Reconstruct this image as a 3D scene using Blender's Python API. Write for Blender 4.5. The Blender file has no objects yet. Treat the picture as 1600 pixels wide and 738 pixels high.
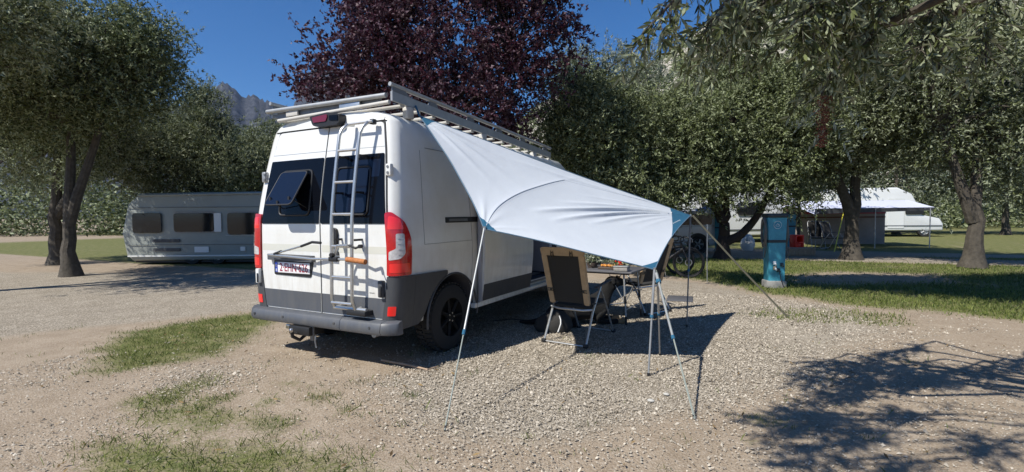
import bpy, bmesh, math, random
import numpy as np
from mathutils import Vector, Matrix

S = bpy.context.scene
COL = S.collection
R = math.radians
# ------------------------------------------------------------------ camera
CP = np.array([4.1357, -3.5988, 1.4935]); YAW, PITCH, ROLL, F = 0.485, -0.0438, -0.0085, 785.17
_f = np.array([-math.sin(YAW)*math.cos(PITCH), math.cos(YAW)*math.cos(PITCH), math.sin(PITCH)])
_r = np.array([math.cos(YAW), math.sin(YAW), 0.0]); _u = np.cross(_r, _f)
_r, _u = _r*math.cos(ROLL)+_u*math.sin(ROLL), -_r*math.sin(ROLL)+_u*math.cos(ROLL)
cd = bpy.data.cameras.new('camera'); cam = bpy.data.objects.new('camera', cd); COL.objects.link(cam)
cam.matrix_world = Matrix(((_r[0], _u[0], -_f[0], CP[0]), (_r[1], _u[1], -_f[1], CP[1]), (_r[2], _u[2], -_f[2], CP[2]), (0, 0, 0, 1)))
cd.sensor_width = 36; cd.lens = F/1600*36; cd.clip_start = 0.05; cd.clip_end = 30000
S.camera = cam
# ------------------------------------------------------------------ light
SUN_TO = Vector((-0.33, -0.80, 1.0)).normalized()      # direction towards the sun
w = bpy.data.worlds.new('World'); S.world = w; w.use_nodes = True
nt = w.node_tree; nt.nodes.clear()
sky = nt.nodes.new('ShaderNodeTexSky'); sky.sky_type = 'NISHITA'; sky.sun_disc = False
sky.sun_elevation = math.asin(SUN_TO.z); sky.sun_rotation = math.atan2(SUN_TO.x, SUN_TO.y)
sky.altitude = 1200; sky.air_density = 1.0; sky.dust_density = 0.0; sky.ozone_density = 10.0
bg = nt.nodes.new('ShaderNodeBackground'); bg.inputs[1].default_value = 0.098
wo = nt.nodes.new('ShaderNodeOutputWorld')
hs = nt.nodes.new('ShaderNodeHueSaturation'); hs.inputs['Saturation'].default_value = 1.15; nt.links.new(sky.outputs[0], hs.inputs['Color']); nt.links.new(hs.outputs[0], bg.inputs[0]); nt.links.new(bg.outputs[0], wo.inputs[0])
ld = bpy.data.lights.new('sun', 'SUN'); ld.energy = 5.0; ld.angle = R(0.53); ld.color = (1.0, 0.96, 0.89)
sun = bpy.data.objects.new('sun', ld); COL.objects.link(sun)
sun.rotation_euler = (-SUN_TO).to_track_quat('-Z', 'Y').to_euler(); sun.location = (-10, -20, 30)
S.view_settings.view_transform = 'Standard'; S.view_settings.look = 'None'
S.view_settings.exposure = 0.32; S.view_settings.gamma = 1.0; S.view_settings.use_curve_mapping = False

# ------------------------------------------------------------------ helpers
def ray(px, py): return _f+_r*(px-800)/F-_u*(py-369)/F
def gnd(px, py, z=0.0):
    d = ray(px, py); t = (z-CP[2])/d[2]; return CP+t*d
def dep(px, py, D): return CP+ray(px, py)*D
rng = np.random.default_rng(7)
random.seed(5)

def tag(o, label=None, cat=None, group=None, kind=None):
    if label: o['label'] = label
    if cat: o['category'] = cat
    if group: o['group'] = group
    if kind: o['kind'] = kind
    return o
def empty(name, loc=(0, 0, 0), rz=0.0, label=None, cat=None, group=None):
    o = bpy.data.objects.new(name, None); COL.objects.link(o); o.location = loc; o.rotation_euler = (0, 0, rz)
    o.empty_display_size = 0.2
    return tag(o, label, cat, group)
def copy_tree(o, parent=None):
    c = o.copy(); COL.objects.link(c)
    if parent is not None: c.parent = parent
    for ch in list(o.children): copy_tree(ch, c)
    return c

class MB:
    def __init__(s): s.v = []; s.f = []; s.m = []; s.mi = 0
    def add(s, v, f):
        n = len(s.v); s.v.extend([tuple(p) for p in v]); s.f.extend([tuple(i+n for i in q) for q in f]); s.m.extend([s.mi]*len(f)); return s
    def box(s, c, d, rot=None, bev=0.0):
        bm = bmesh.new(); bmesh.ops.create_cube(bm, size=1.0)
        for v in bm.verts: v.co = Vector((v.co.x*d[0], v.co.y*d[1], v.co.z*d[2]))
        if bev > 0: bmesh.ops.bevel(bm, geom=bm.edges[:], offset=min(bev, 0.45*min(d)), segments=2, profile=0.5, affect='EDGES')
        M = Matrix.Translation(Vector(c)) @ (rot.to_4x4() if rot is not None else Matrix.Identity(4))
        bm.transform(M); bm.verts.index_update()
        s.add([v.co for v in bm.verts], [[v.index for v in f.verts] for f in bm.faces]); bm.free(); return s
    def tube(s, pts, r, n=8, cap=True):
        pts = [Vector(p) for p in pts]; k = len(pts)
        rs = r if hasattr(r, '__len__') else [r]*k
        vs = []; up = None
        for i, p in enumerate(pts):
            t = (pts[min(i+1, k-1)]-pts[max(i-1, 0)])
            t = t.normalized() if t.length > 1e-9 else Vector((0, 0, 1))
            if up is None: up = t.orthogonal().normalized()
            up = (up-t*up.dot(t)); up = up.normalized() if up.length > 1e-6 else t.orthogonal().normalized()
            b = t.cross(up)
            for j in range(n):
                a = 2*math.pi*j/n; vs.append(p+(up*math.cos(a)+b*math.sin(a))*rs[i])
        fs = [(i*n+j, i*n+(j+1) % n, (i+1)*n+(j+1) % n, (i+1)*n+j) for i in range(k-1) for j in range(n)]
        if cap: fs += [tuple(range(n-1, -1, -1)), tuple(range((k-1)*n, k*n))]
        return s.add(vs, fs)
    def lathe(s, prof, c=(0, 0, 0), axis='Z', n=24):
        vs = []; k = len(prof)
        for (r, h) in prof:
            for j in range(n):
                a = 2*math.pi*j/n; x, y = r*math.cos(a), r*math.sin(a)
                p = {'Z': (x, y, h), 'X': (h, x, y), 'Y': (x, h, y)}[axis]
                vs.append((p[0]+c[0], p[1]+c[1], p[2]+c[2]))
        fs = [(i*n+j, i*n+(j+1) % n, (i+1)*n+(j+1) % n, (i+1)*n+j) for i in range(k-1) for j in range(n)]
        return s.add(vs, fs)
    def prism(s, poly, t, M=None):
        """poly in local xy, extruded 0..t in z, placed by M"""
        bm = bmesh.new(); vs = [bm.verts.new((p[0], p[1], 0)) for p in poly]; f = bm.faces.new(vs)
        r = bmesh.ops.extrude_face_region(bm, geom=[f])
        for v in r['geom']:
            if isinstance(v, bmesh.types.BMVert): v.co.z += t
        if M is not None: bm.transform(M)
        bmesh.ops.recalc_face_normals(bm, faces=bm.faces[:]); bm.verts.index_update()
        s.add([v.co for v in bm.verts], [[v.index for v in q.verts] for q in bm.faces]); bm.free(); return s
    def build(s, name, mat, parent=None, smooth=35, **kw):
        me = bpy.data.meshes.new(name); me.from_pydata(s.v, [], s.f)
        mats = mat if isinstance(mat, (list, tuple)) else [mat]
        for m in mats: me.materials.append(m)
        if len(mats) > 1: me.polygons.foreach_set('material_index', s.m)
        bm = bmesh.new(); bm.from_mesh(me); bmesh.ops.recalc_face_normals(bm, faces=bm.faces[:]); bm.to_mesh(me); bm.free()
        if smooth:
            me.polygons.foreach_set('use_smooth', [True]*len(me.polygons)); me.set_sharp_from_angle(angle=R(smooth))
        o = bpy.data.objects.new(name, me); COL.objects.link(o)
        if parent is not None: o.parent = parent
        return tag(o, **kw)

def fast_mesh(name, V, Fq, mat, parent=None, attrs=None, smooth=False, **kw):
    V = np.asarray(V, dtype=np.float32); Fq = np.asarray(Fq, dtype=np.int32); k = Fq.shape[1]
    me = bpy.data.meshes.new(name); me.vertices.add(len(V)); me.vertices.foreach_set('co', V.ravel())
    me.loops.add(Fq.size); me.loops.foreach_set('vertex_index', Fq.ravel())
    me.polygons.add(len(Fq)); me.polygons.foreach_set('loop_start', np.arange(0, Fq.size, k, dtype=np.int32))
    if smooth: me.polygons.foreach_set('use_smooth', np.ones(len(Fq), dtype=bool))
    if attrs:
        for an, (dom, a) in attrs.items():
            at_ = me.attributes.new(an, 'FLOAT', dom); at_.data.foreach_set('value', np.asarray(a, dtype=np.float32))
    me.update(calc_edges=True); me.materials.append(mat)
    o = bpy.data.objects.new(name, me); COL.objects.link(o)
    if parent is not None: o.parent = parent
    return tag(o, **kw)

def rpoly(pts, r, n=5):
    """rounded polygon"""
    out = []; k = len(pts); rr = r if hasattr(r, '__len__') else [r]*k
    for i in range(k):
        p = Vector(pts[i]).to_2d(); a = Vector(pts[i-1]).to_2d(); b = Vector(pts[(i+1) % k]).to_2d()
        d1, d2 = (a-p), (b-p); q = min(rr[i], .45*d1.length, .45*d2.length)
        if q < 1e-4: out.append((p.x, p.y)); continue
        s_, e_ = p+d1.normalized()*q, p+d2.normalized()*q
        for j in range(n+1):
            t = j/n; o = s_*(1-t)**2+p*2*t*(1-t)+e_*t*t; out.append((o.x, o.y))
    return out

# ------------------------------------------------------------------ materials
def mat(name, col, rough=0.5, metal=0.0, noise=0.0, nscale=8.0, bump=0.0, bscale=60.0, col2=None, coat=0.0, spec=None, trans=0.0, emit=None, stretch=None):
    m = bpy.data.materials.new(name); m.use_nodes = True; t = m.node_tree; b = t.nodes['Principled BSDF']
    b.inputs['Base Color'].default_value = (*col, 1); b.inputs['Roughness'].default_value = rough; b.inputs['Metallic'].default_value = metal
    if coat: b.inputs['Coat Weight'].default_value = coat; b.inputs['Coat Roughness'].default_value = 0.06
    if spec is not None: b.inputs['Specular IOR Level'].default_value = spec
    tc = None
    if noise > 0 or bump > 0 or col2: tc = t.nodes.new('ShaderNodeTexCoord')
    src = tc.outputs['Object'] if tc else None
    if stretch and tc:
        mp = t.nodes.new('ShaderNodeMapping'); mp.inputs['Scale'].default_value = stretch; t.links.new(src, mp.inputs[0]); src = mp.outputs[0]
    if noise > 0 or col2:
        n = t.nodes.new('ShaderNodeTexNoise'); n.inputs['Scale'].default_value = nscale; n.inputs['Detail'].default_value = 6; n.inputs['Roughness'].default_value = .65
        t.links.new(src, n.inputs['Vector'])
        r = t.nodes.new('ShaderNodeValToRGB'); r.color_ramp.elements[0].position = .3; r.color_ramp.elements[1].position = .7
        c2 = col2 if col2 else tuple(c*(1-noise) for c in col)
        r.color_ramp.elements[0].color = (*c2, 1); r.color_ramp.elements[1].color = (*col, 1)
        t.links.new(n.outputs[0], r.inputs[0]); t.links.new(r.outputs[0], b.inputs['Base Color'])
    if bump > 0:
        n2 = t.nodes.new('ShaderNodeTexNoise'); n2.inputs['Scale'].default_value = bscale; n2.inputs['Detail'].default_value = 4
        t.links.new(src, n2.inputs['Vector'])
        bp = t.nodes.new('ShaderNodeBump'); bp.inputs['Strength'].default_value = bump; bp.inputs['Distance'].default_value = .01
        t.links.new(n2.outputs[0], bp.inputs['Height']); t.links.new(bp.outputs[0], b.inputs['Normal'])
    if trans: b.inputs['Transmission Weight'].default_value = trans
    return m

def leaf_mat(name, c_dark, c_light, c_back=None, rough=.45, transl=.25, spec=.5):
    m = bpy.data.materials.new(name); m.use_nodes = True; t = m.node_tree; b = t.nodes['Principled BSDF']; out = t.nodes['Material Output']
    a = t.nodes.new('ShaderNodeAttribute'); a.attribute_name = 'tone'
    r = t.nodes.new('ShaderNodeMix'); r.data_type = 'RGBA'; r.inputs[6].default_value = (*c_dark, 1); r.inputs[7].default_value = (*c_light, 1)
    t.links.new(a.outputs['Fac'], r.inputs[0]); col = r.outputs[2]
    if c_back:
        g = t.nodes.new('ShaderNodeNewGeometry'); r2 = t.nodes.new('ShaderNodeMix'); r2.data_type = 'RGBA'
        t.links.new(g.outputs['Backfacing'], r2.inputs[0]); t.links.new(col, r2.inputs[6]); r2.inputs[7].default_value = (*c_back, 1); col = r2.outputs[2]
    t.links.new(col, b.inputs['Base Color']); b.inputs['Roughness'].default_value = rough; b.inputs['Specular IOR Level'].default_value = spec
    tr = t.nodes.new('ShaderNodeBsdfTranslucent'); t.links.new(col, tr.inputs[0])
    mx = t.nodes.new('ShaderNodeMixShader'); mx.inputs[0].default_value = transl
    t.links.new(b.outputs[0], mx.inputs[1]); t.links.new(tr.outputs[0], mx.inputs[2]); t.links.new(mx.outputs[0], out.inputs[0])
    return m

M = {}
M['paint'] = mat('van_white_paint', (.76, .77, .75), .3, coat=.5, col2=(.66, .655, .61), nscale=2.2, bump=.02, bscale=3)
def grime(m, col=(.42, .37, .29), zmax=1.25, k=.55):
    t = m.node_tree; b = t.nodes['Principled BSDF']; L = t.links.new; src = b.inputs['Base Color'].links[0].from_socket
    tc = t.nodes.new('ShaderNodeTexCoord'); sp = t.nodes.new('ShaderNodeSeparateXYZ'); L(tc.outputs['Object'], sp.inputs[0])
    mr = t.nodes.new('ShaderNodeMapRange'); mr.inputs[1].default_value = zmax; mr.inputs[2].default_value = .4; L(sp.outputs[2], mr.inputs[0])
    mp = t.nodes.new('ShaderNodeMapping'); mp.inputs['Scale'].default_value = (9, 9, 1.6); L(tc.outputs['Object'], mp.inputs[0])
    n = t.nodes.new('ShaderNodeTexNoise'); n.inputs['Scale'].default_value = 1.6; n.inputs['Detail'].default_value = 8; n.inputs['Roughness'].default_value = .75; L(mp.outputs[0], n.inputs['Vector'])
    r = t.nodes.new('ShaderNodeMapRange'); r.inputs[1].default_value = .42; r.inputs[2].default_value = .72; L(n.outputs[0], r.inputs[0])
    a = t.nodes.new('ShaderNodeMath'); a.operation = 'MULTIPLY_ADD'; L(mr.outputs[0], a.inputs[0]); L(r.outputs[0], a.inputs[1]); a.inputs[2].default_value = 0
    a2 = t.nodes.new('ShaderNodeMath'); a2.operation = 'MULTIPLY_ADD'; L(r.outputs[0], a2.inputs[0]); a2.inputs[1].default_value = .12; L(a.outputs[0], a2.inputs[2])
    a3 = t.nodes.new('ShaderNodeMath'); a3.operation = 'MULTIPLY'; L(a2.outputs[0], a3.inputs[0]); a3.inputs[1].default_value = k
    x = t.nodes.new('ShaderNodeMix'); x.data_type = 'RGBA'; L(a3.outputs[0], x.inputs[0]); L(src, x.inputs[6]); x.inputs[7].default_value = (*col, 1); L(x.outputs[2], b.inputs['Base Color'])
grime(M['paint'])
M['paint_shut'] = mat('shut_line_black', (.02, .02, .02), .7)
M['clad'] = mat('dark_grey_cladding', (.055, .058, .064), .55, bump=.15, bscale=400, noise=.15, nscale=5)
M['clad_door'] = mat('grey_lower_paint', (.085, .092, .105), .45, noise=.12, nscale=4)
grime(M['clad'], (.14, .13, .11), .9, .4); grime(M['clad_door'], (.17, .16, .14), .9, .4)
M['black'] = mat('black_plastic', (.015, .015, .016), .5)
M['rubber'] = mat('tyre_rubber', (.02, .02, .02), .85, bump=.3, bscale=90)
M['glass'] = mat('privacy_glass', (.004, .005, .008), .04, spec=.18)
M['acryl'] = mat('tinted_acrylic_window', (.008, .013, .028), .10, spec=.22)
M['red'] = mat('red_lens', (.55, .005, .01), .12, coat=.8, noise=.35, nscale=25)
M['redhi'] = mat('bright_red_lens', (.8, .02, .02), .1, coat=.8)
M['reddark'] = mat('dark_red_lens', (.16, .006, .01), .15, coat=.8)
M['lens'] = mat('clear_lamp_lens', (.62, .6, .6), .12, noise=.4, nscale=30, coat=.8)
M['alu'] = mat('brushed_aluminium', (.62, .62, .6), .35, metal=.85, noise=.15, nscale=20)
M['alu_dull'] = mat('dull_aluminium', (.42, .43, .43), .5, metal=.6, noise=.2, nscale=12)
M['alu_dark'] = mat('weathered_aluminium', (.22, .225, .23), .5, metal=.5, noise=.25, nscale=12)
M['cream'] = mat('cream_slat', (.55, .53, .48), .55, noise=.15)
M['steel'] = mat('steel', (.5, .5, .5), .3, metal=1.0)
M['cork'] = mat('orange_foam_grip', (.5, .19, .06), .8, noise=.4, nscale=40, bump=.3)
M['plate'] = mat('plate_white', (.86, .83, .84), .4)
M['plate_red'] = mat('plate_red', (.28, .008, .03), .5)
M['plate_blue'] = mat('plate_blue', (.015, .05, .35), .4)
M['yellow'] = mat('plate_yellow', (.7, .6, .05), .5)
M['interior'] = mat('van_interior', (.09, .09, .1), .8, noise=.3)
M['grey_door'] = mat('door_inner_grey', (.35, .35, .37), .5)
M['tarp'] = mat('tarp_fabric', (.57, .605, .64), .9, noise=.05, nscale=3, bump=.25, bscale=9, spec=.2, col2=(.535, .57, .61))
M['tarp_blue'] = mat('tarp_blue_fabric', (.018, .115, .205), .85, noise=.15, nscale=12, bump=.3, bscale=18)
M['white'] = mat('white_print', (.75, .8, .82), .6)
M['beige'] = mat('beige_chair_pad', (.56, .40, .235), .85, noise=.25, nscale=14, bump=.4, bscale=120)
M['mesh'] = mat('black_chair_mesh', (.035, .033, .03), .85, bump=.4, bscale=500)
M['tabletop'] = mat('grey_table_top', (.12, .12, .13), .45, noise=.2)
M['bark'] = mat('olive_bark', (.10, .085, .065), .9, noise=.6, nscale=9, bump=1.0, bscale=22)
M['bark_dark'] = mat('plum_bark', (.05, .035, .03), .9, noise=.5, nscale=9, bump=.8, bscale=22)
M['olive'] = leaf_mat('olive_leaves', (.04, .052, .018), (.185, .215, .085), (.28, .31, .20), .55, .22, .25)
M['olive2'] = leaf_mat('dense_green_leaves', (.022, .032, .011), (.165, .20, .068), (.26, .295, .165), .55, .18, .25)
M['olivefar'] = leaf_mat('light_olive_leaves', (.06, .08, .035), (.19, .22, .12), (.3, .33, .25), .5, .2, .4)
M['plum'] = leaf_mat('plum_leaves', (.020, .006, .012), (.080, .019, .035), (.12, .075, .095), .5, .16, .25)
M['grass'] = leaf_mat('grass_blades', (.045, .08, .015), (.24, .27, .075), None, .6, .3, .3)
M['drygrass'] = leaf_mat('dry_grass', (.2, .16, .07), (.42, .34, .18), None, .7, .3, .3)
M['pebble'] = leaf_mat('pebbles', (.14, .118, .088), (.63, .56, .455), None, .8, .0, .3)
M['cara_white'] = mat('caravan_white', (.72, .73, .72), .4, noise=.06, nscale=2)
M['cara_shaded'] = mat('caravan_white_shaded', (.30, .325, .30), .5, noise=.1, nscale=2)  # white caravan paint greyed down, its deep shade put into the colour
M['darkwin'] = mat('caravan_window', (.012, .014, .016), .08)
M['vangrey'] = mat('silver_grey_paint', (.58, .59, .62), .3, coat=.6, metal=.1)
M['post_blue'] = mat('pedestal_blue', (.07, .34, .44), .5, col2=(.035, .22, .31), nscale=9, bump=.1)
M['post_dark'] = mat('pedestal_cap', (.015, .03, .04), .5)
M['concrete'] = mat('concrete', (.35, .34, .32), .9, noise=.3, nscale=15, bump=.4)
M['redplastic'] = mat('red_plastic', (.85, .035, .015), .45)
M['wood'] = mat('pallet_wood', (.45, .32, .22), .85, noise=.35, nscale=12)
M['olive_strap'] = mat('olive_webbing', (.17, .16, .11), .9)
M['bluebag'] = mat('blue_bag', (.03, .09, .5), .6, col2=(.5, .55, .7), nscale=6)
M['skin'] = mat('skin', (.45, .26, .18), .6)
M['fur'] = mat('black_fur', (.006, .006, .006), .95, bump=1.0, bscale=60)
M['tan'] = mat('tan_fur', (.30, .19, .10), .9, bump=.6, bscale=60)
M['orange'] = mat('orange_fruit', (.6, .25, .04), .5)
M['pot'] = mat('planter_pot', (.08, .06, .05), .7)
M['awning'] = mat('awning_fabric', (.60, .62, .74), .8, noise=.1)
M['awning_in'] = mat('tent_wall', (.34, .28, .25), .8, noise=.3, nscale=2)
M['pole_fg'] = mat('grey_green_pole', (.25, .28, .25), .6)
M['seam_cloth'] = mat('seam_cloth', (.47, .515, .57), .9)
M['seam'] = mat('panel_seam_grey', (.25, .25, .24), .6)
M['hemm'] = mat('hem_webbing', (.10, .17, .24), .8)
M['rim'] = mat('rim_matt_black', (.01, .01, .01), .7, spec=.25)
M['pale_stone'] = mat('pale_stone', (.5, .48, .43), .9, noise=.2)
M['hose'] = mat('grey_hose', (.12, .12, .11), .6)
M['berry'] = mat('dried_red_brown_flowers', (.17, .05, .03), .85, noise=.5, nscale=30)

# ------------------------------------------------------------------ ground
def poly_mask(X, Y, pts, soft):
    """soft inside mask of a world polygon"""
    P = np.asarray(pts, float); n = len(P); inside = np.zeros(X.shape, bool); d = np.full(X.shape, 1e9)
    for i in range(n):
        x1, y1 = P[i]; x2, y2 = P[(i+1) % n]
        c = ((y1 > Y) != (y2 > Y)) & (X < (x2-x1)*(Y-y1)/((y2-y1) if abs(y2-y1) > 1e-9 else 1e-9)+x1); inside ^= c
        L = (x2-x1)**2+(y2-y1)**2+1e-12; t = np.clip(((X-x1)*(x2-x1)+(Y-y1)*(y2-y1))/L, 0, 1)
        d = np.minimum(d, np.hypot(X-x1-t*(x2-x1), Y-y1-t*(y2-y1)))
    s = np.where(inside, d, -d); return np.clip(.5+s/(2*soft), 0, 1)
def gp(*pp): return [tuple(gnd(*p)[:2]) for p in pp]
_ph = rng.uniform(0, 6.28, (40, 3)); _k = rng.normal(0, 1, (40, 2))
def vnoise(X, Y, s):
    o = np.zeros(np.shape(X))
    for i in range(20):
        k = _k[i]*(1+.6*(i % 5)); o += np.sin(X*k[0]/s+Y*k[1]/s+_ph[i, 0])*(1/(1+.35*(i % 5)))
    return o/4.5
GRAVEL = gp((645, 575), (700, 500), (860, 436), (1040, 436), (1110, 443), (1200, 466), (1320, 482), (1400, 520), (1290, 560), (1140, 640), (1010, 690), (800, 712), (640, 668), (560, 600))
ROADL = gp((-60, 424), (308, 428), (420, 428), (470, 470), (400, 486), (308, 497), (60, 520), (-200, 560))
GREYL = gp((250, 575), (340, 566), (392, 572), (380, 600), (310, 618), (200, 640))
G1 = gp((180, 520), (308, 502), (400, 489), (432, 500), (420, 522), (352, 556), (308, 566), (150, 590))
GLOW = gp((150, 690), (308, 690), (420, 690), (520, 700), (600, 722), (640, 790), (300, 900), (100, 800))
GR = gp((1060, 402.5), (1330, 402.5), (1700, 404), (1800, 520), (1400, 484), (1290, 473), (1190, 457), (1110, 440), (1048, 431), (960, 425))
GR2 = gp((1160, 489), (1215, 482), (1300, 484), (1420, 492), (1420, 512), (1300, 508), (1220, 502), (1160, 494))
GFAR = [(-60, 17.5), (60, 19.5), (60, 90), (-60, 90)]
GLEFT = [(-40, 4.9), (-14, 5.0), (-9.5, 5.3), (-6.4, 5.6), (-3, 8), (-1.5, 14), (-40, 30)]
BARE = gp((1230, 430), (1300, 424), (1460, 428), (1500, 442), (1300, 446), (1236, 442))
TUFTS = [(458, 597, .22), (420, 628, .30), (510, 618, .30), (425, 655, .35), (490, 622, .22), (330, 655, .35), (345, 625, .2), (300, 640, .4), (372, 700, .3), (330, 700, .3), (540, 640, .12), (300, 600, .3), (480, 690, .1), (640, 620, .15), (1075, 690, .05), (1175, 690, .12), (250, 620, .4), (1190, 655, .3)]
def masks(X, Y):
    n1 = vnoise(X, Y, .35); n2 = vnoise(X+7, Y-3, .11)
    q = .35*n1+.2*n2
    g = np.zeros(X.shape)
    for P, so, k in ((G1, .25, 1.0), (GLOW, .2, .8), (GR, .35, 1.0), (GR2, .2, .55), (GFAR, .6, 1.0), (GLEFT, .3, 1.0)):
        g = np.maximum(g, k*np.clip(poly_mask(X, Y, P, so)+q*.6, 0, 1)*(poly_mask(X, Y, P, so) > .02))
    g = g*(1-.75*poly_mask(X, Y, BARE, .4))
    for (px, py, r) in TUFTS:
        c = gnd(px, py); d = np.hypot((X-c[0]), (Y-c[1])); g = np.maximum(g, .7*np.clip(1.15-d/r+q, 0, 1))
    v = np.maximum(np.maximum(np.clip(poly_mask(X, Y, GRAVEL, .45)+q*.5, 0, 1), .9*poly_mask(X, Y, ROADL, .3)), .55*poly_mask(X, Y, GREYL, .2))
    rd = np.clip(1-np.abs(Y-(14.6+0.08*X))/1.25, 0, 1)*(X > -2)*np.clip(1.2+q, 0, 1)*2
    v = np.maximum(v, np.clip(rd, 0, 1)); g = g*(1-np.clip(rd, 0, 1))
    return np.clip(g, 0, 1), np.clip(v, 0, 1)
xs = np.concatenate([-np.geomspace(9000, 13, 46), np.arange(-12.6, -5, .25), np.arange(-5, 7, .085), np.arange(7, 14, .25), np.geomspace(14.5, 9000, 44)])
ys = np.concatenate([-np.geomspace(9000, 5, 30), np.arange(-4.2, 6, .085), np.arange(6, 22, .22), np.geomspace(22.5, 9000, 44)])
X, Y = np.meshgrid(xs, ys); g_, v_ = masks(X, Y)
near = np.exp(-((X-2)**2+(Y-2)**2)/400)
Z = (.012*vnoise(X, Y, .9)+.006*vnoise(X, Y, .25))*near
nx, ny = len(xs), len(ys); I = np.arange(nx*ny).reshape(ny, nx)
Q = np.stack([I[:-1, :-1], I[:-1, 1:], I[1:, 1:], I[1:, :-1]], -1).reshape(-1, 4)
def ground_mat():
    m = bpy.data.materials.new('ground'); m.use_nodes = True; t = m.node_tree; b = t.nodes['Principled BSDF']; b.inputs['Roughness'].default_value = .95
    b.inputs['Specular IOR Level'].default_value = .15
    N = lambda k: t.nodes.new(k); L = t.links.new
    tc = N('ShaderNodeTexCoord')
    def noise(s, d=6, r=.6):
        n = N('ShaderNodeTexNoise'); n.inputs['Scale'].default_value = s; n.inputs['Detail'].default_value = d; n.inputs['Roughness'].default_value = r; L(tc.outputs['Object'], n.inputs['Vector']); return n.outputs[0]
    def ramp(src, *st):
        r = N('ShaderNodeValToRGB'); e = r.color_ramp.elements
        while len(e) < len(st): e.new(.5)
        for i, (p, c) in enumerate(st): e[i].position = p; e[i].color = (*c, 1)
        L(src, r.inputs[0]); return r.outputs[0]
    def mix(f, a, c_, bt='MIX'):
        x = N('ShaderNodeMix'); x.data_type = 'RGBA'; x.blend_type = bt
        if isinstance(f, float): x.inputs[0].default_value = f
        else: L(f, x.inputs[0])
        L(a, x.inputs[6]); L(c_, x.inputs[7]); return x.outputs[2]
    dirt = mix(.5, ramp(noise(2.6, 8, .75), (.28, (.17, .13, .085)), (.5, (.31, .25, .18)), (.75, (.46, .39, .30))), ramp(noise(60, 3, .8), (.3, (.17, .12, .08)), (.5, (.32, .25, .18)), (.72, (.56, .50, .42))))
    vo = N('ShaderNodeTexVoronoi'); vo.inputs['Scale'].default_value = 75; vo.inputs['Randomness'].default_value = 1; L(tc.outputs['Object'], vo.inputs['Vector'])
    sep = N('ShaderNodeSeparateColor'); L(vo.outputs['Color'], sep.inputs[0])
    grav = ramp(sep.outputs[0], (0, (.14, .118, .088)), (.35, (.29, .25, .195)), (.7, (.43, .38, .305)), (1, (.62, .56, .47)))
    edge = ramp(vo.outputs['Distance'], (.35, (1, 1, 1)), (.75, (.45, .42, .38)))
    grav = mix(1.0, grav, edge, 'MULTIPLY')
    grav = mix(.25, grav, ramp(noise(2.2), (.3, (.25, .21, .155)), (.7, (.52, .46, .37))))
    gr = mix(.5, ramp(noise(5), (.3, (.05, .075, .02)), (.5, (.14, .135, .05)), (.7, (.28, .225, .13))), ramp(noise(90, 3, .8), (.3, (.06, .08, .02)), (.7, (.24, .25, .10))))
    ag = N('ShaderNodeAttribute'); ag.attribute_name = 'grass'; av = N('ShaderNodeAttribute'); av.attribute_name = 'gravel'
    def brk(at, s, a):
        mth = N('ShaderNodeMath'); mth.operation = 'MULTIPLY_ADD'; L(noise(s, 5, .75), mth.inputs[0]); mth.inputs[1].default_value = a; mth.inputs[2].default_value = -a/2
        ad = N('ShaderNodeMath'); ad.operation = 'ADD'; L(at.outputs['Fac'], ad.inputs[0]); L(mth.outputs[0], ad.inputs[1])
        mr = N('ShaderNodeMapRange'); mr.inputs[1].default_value = .38; mr.inputs[2].default_value = .85; L(ad.outputs[0], mr.inputs[0]); return mr.outputs[0]
    c = mix(brk(av, 14, .9), dirt, grav); c = mix(brk(ag, 26, 1.5), c, gr)
    L(c, b.inputs['Base Color'])
    bp = N('ShaderNodeBump'); bp.inputs['Strength'].default_value = .6; bp.inputs['Distance'].default_value = .007
    ad = N('ShaderNodeMath'); ad.operation = 'SUBTRACT'; L(noise(40, 5, .7), ad.inputs[0]); L(vo.outputs['Distance'], ad.inputs[1]); L(ad.outputs[0], bp.inputs['Height']); L(bp.outputs[0], b.inputs['Normal'])
    return m
fast_mesh('ground', np.stack([X, Y, Z], -1).reshape(-1, 3), Q, ground_mat(), attrs={'grass': ('POINT', g_.ravel()), 'gravel': ('POINT', v_.ravel())}, smooth=True, kind='structure', label='pale gravel pitch with dirt and patchy grass')

def sample_ground(n, x0, x1, y0, y1, fn, falloff=None):
    x = rng.uniform(x0, x1, n); y = rng.uniform(y0, y1, n); g, v = masks(x, y); p = fn(g, v, x, y)
    k = rng.random(n) < p; return x[k], y[k]
def in_view(x, y):
    dx, dy = x-CP[0], y-CP[1]; d = dx*_f[0]+dy*_f[1]; l = dx*_r[0]+dy*_r[1]; return (d > .8) & (np.abs(l) < 1.06*d+.5)
def dist(x, y): return np.hypot(x-CP[0], y-CP[1])

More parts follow.
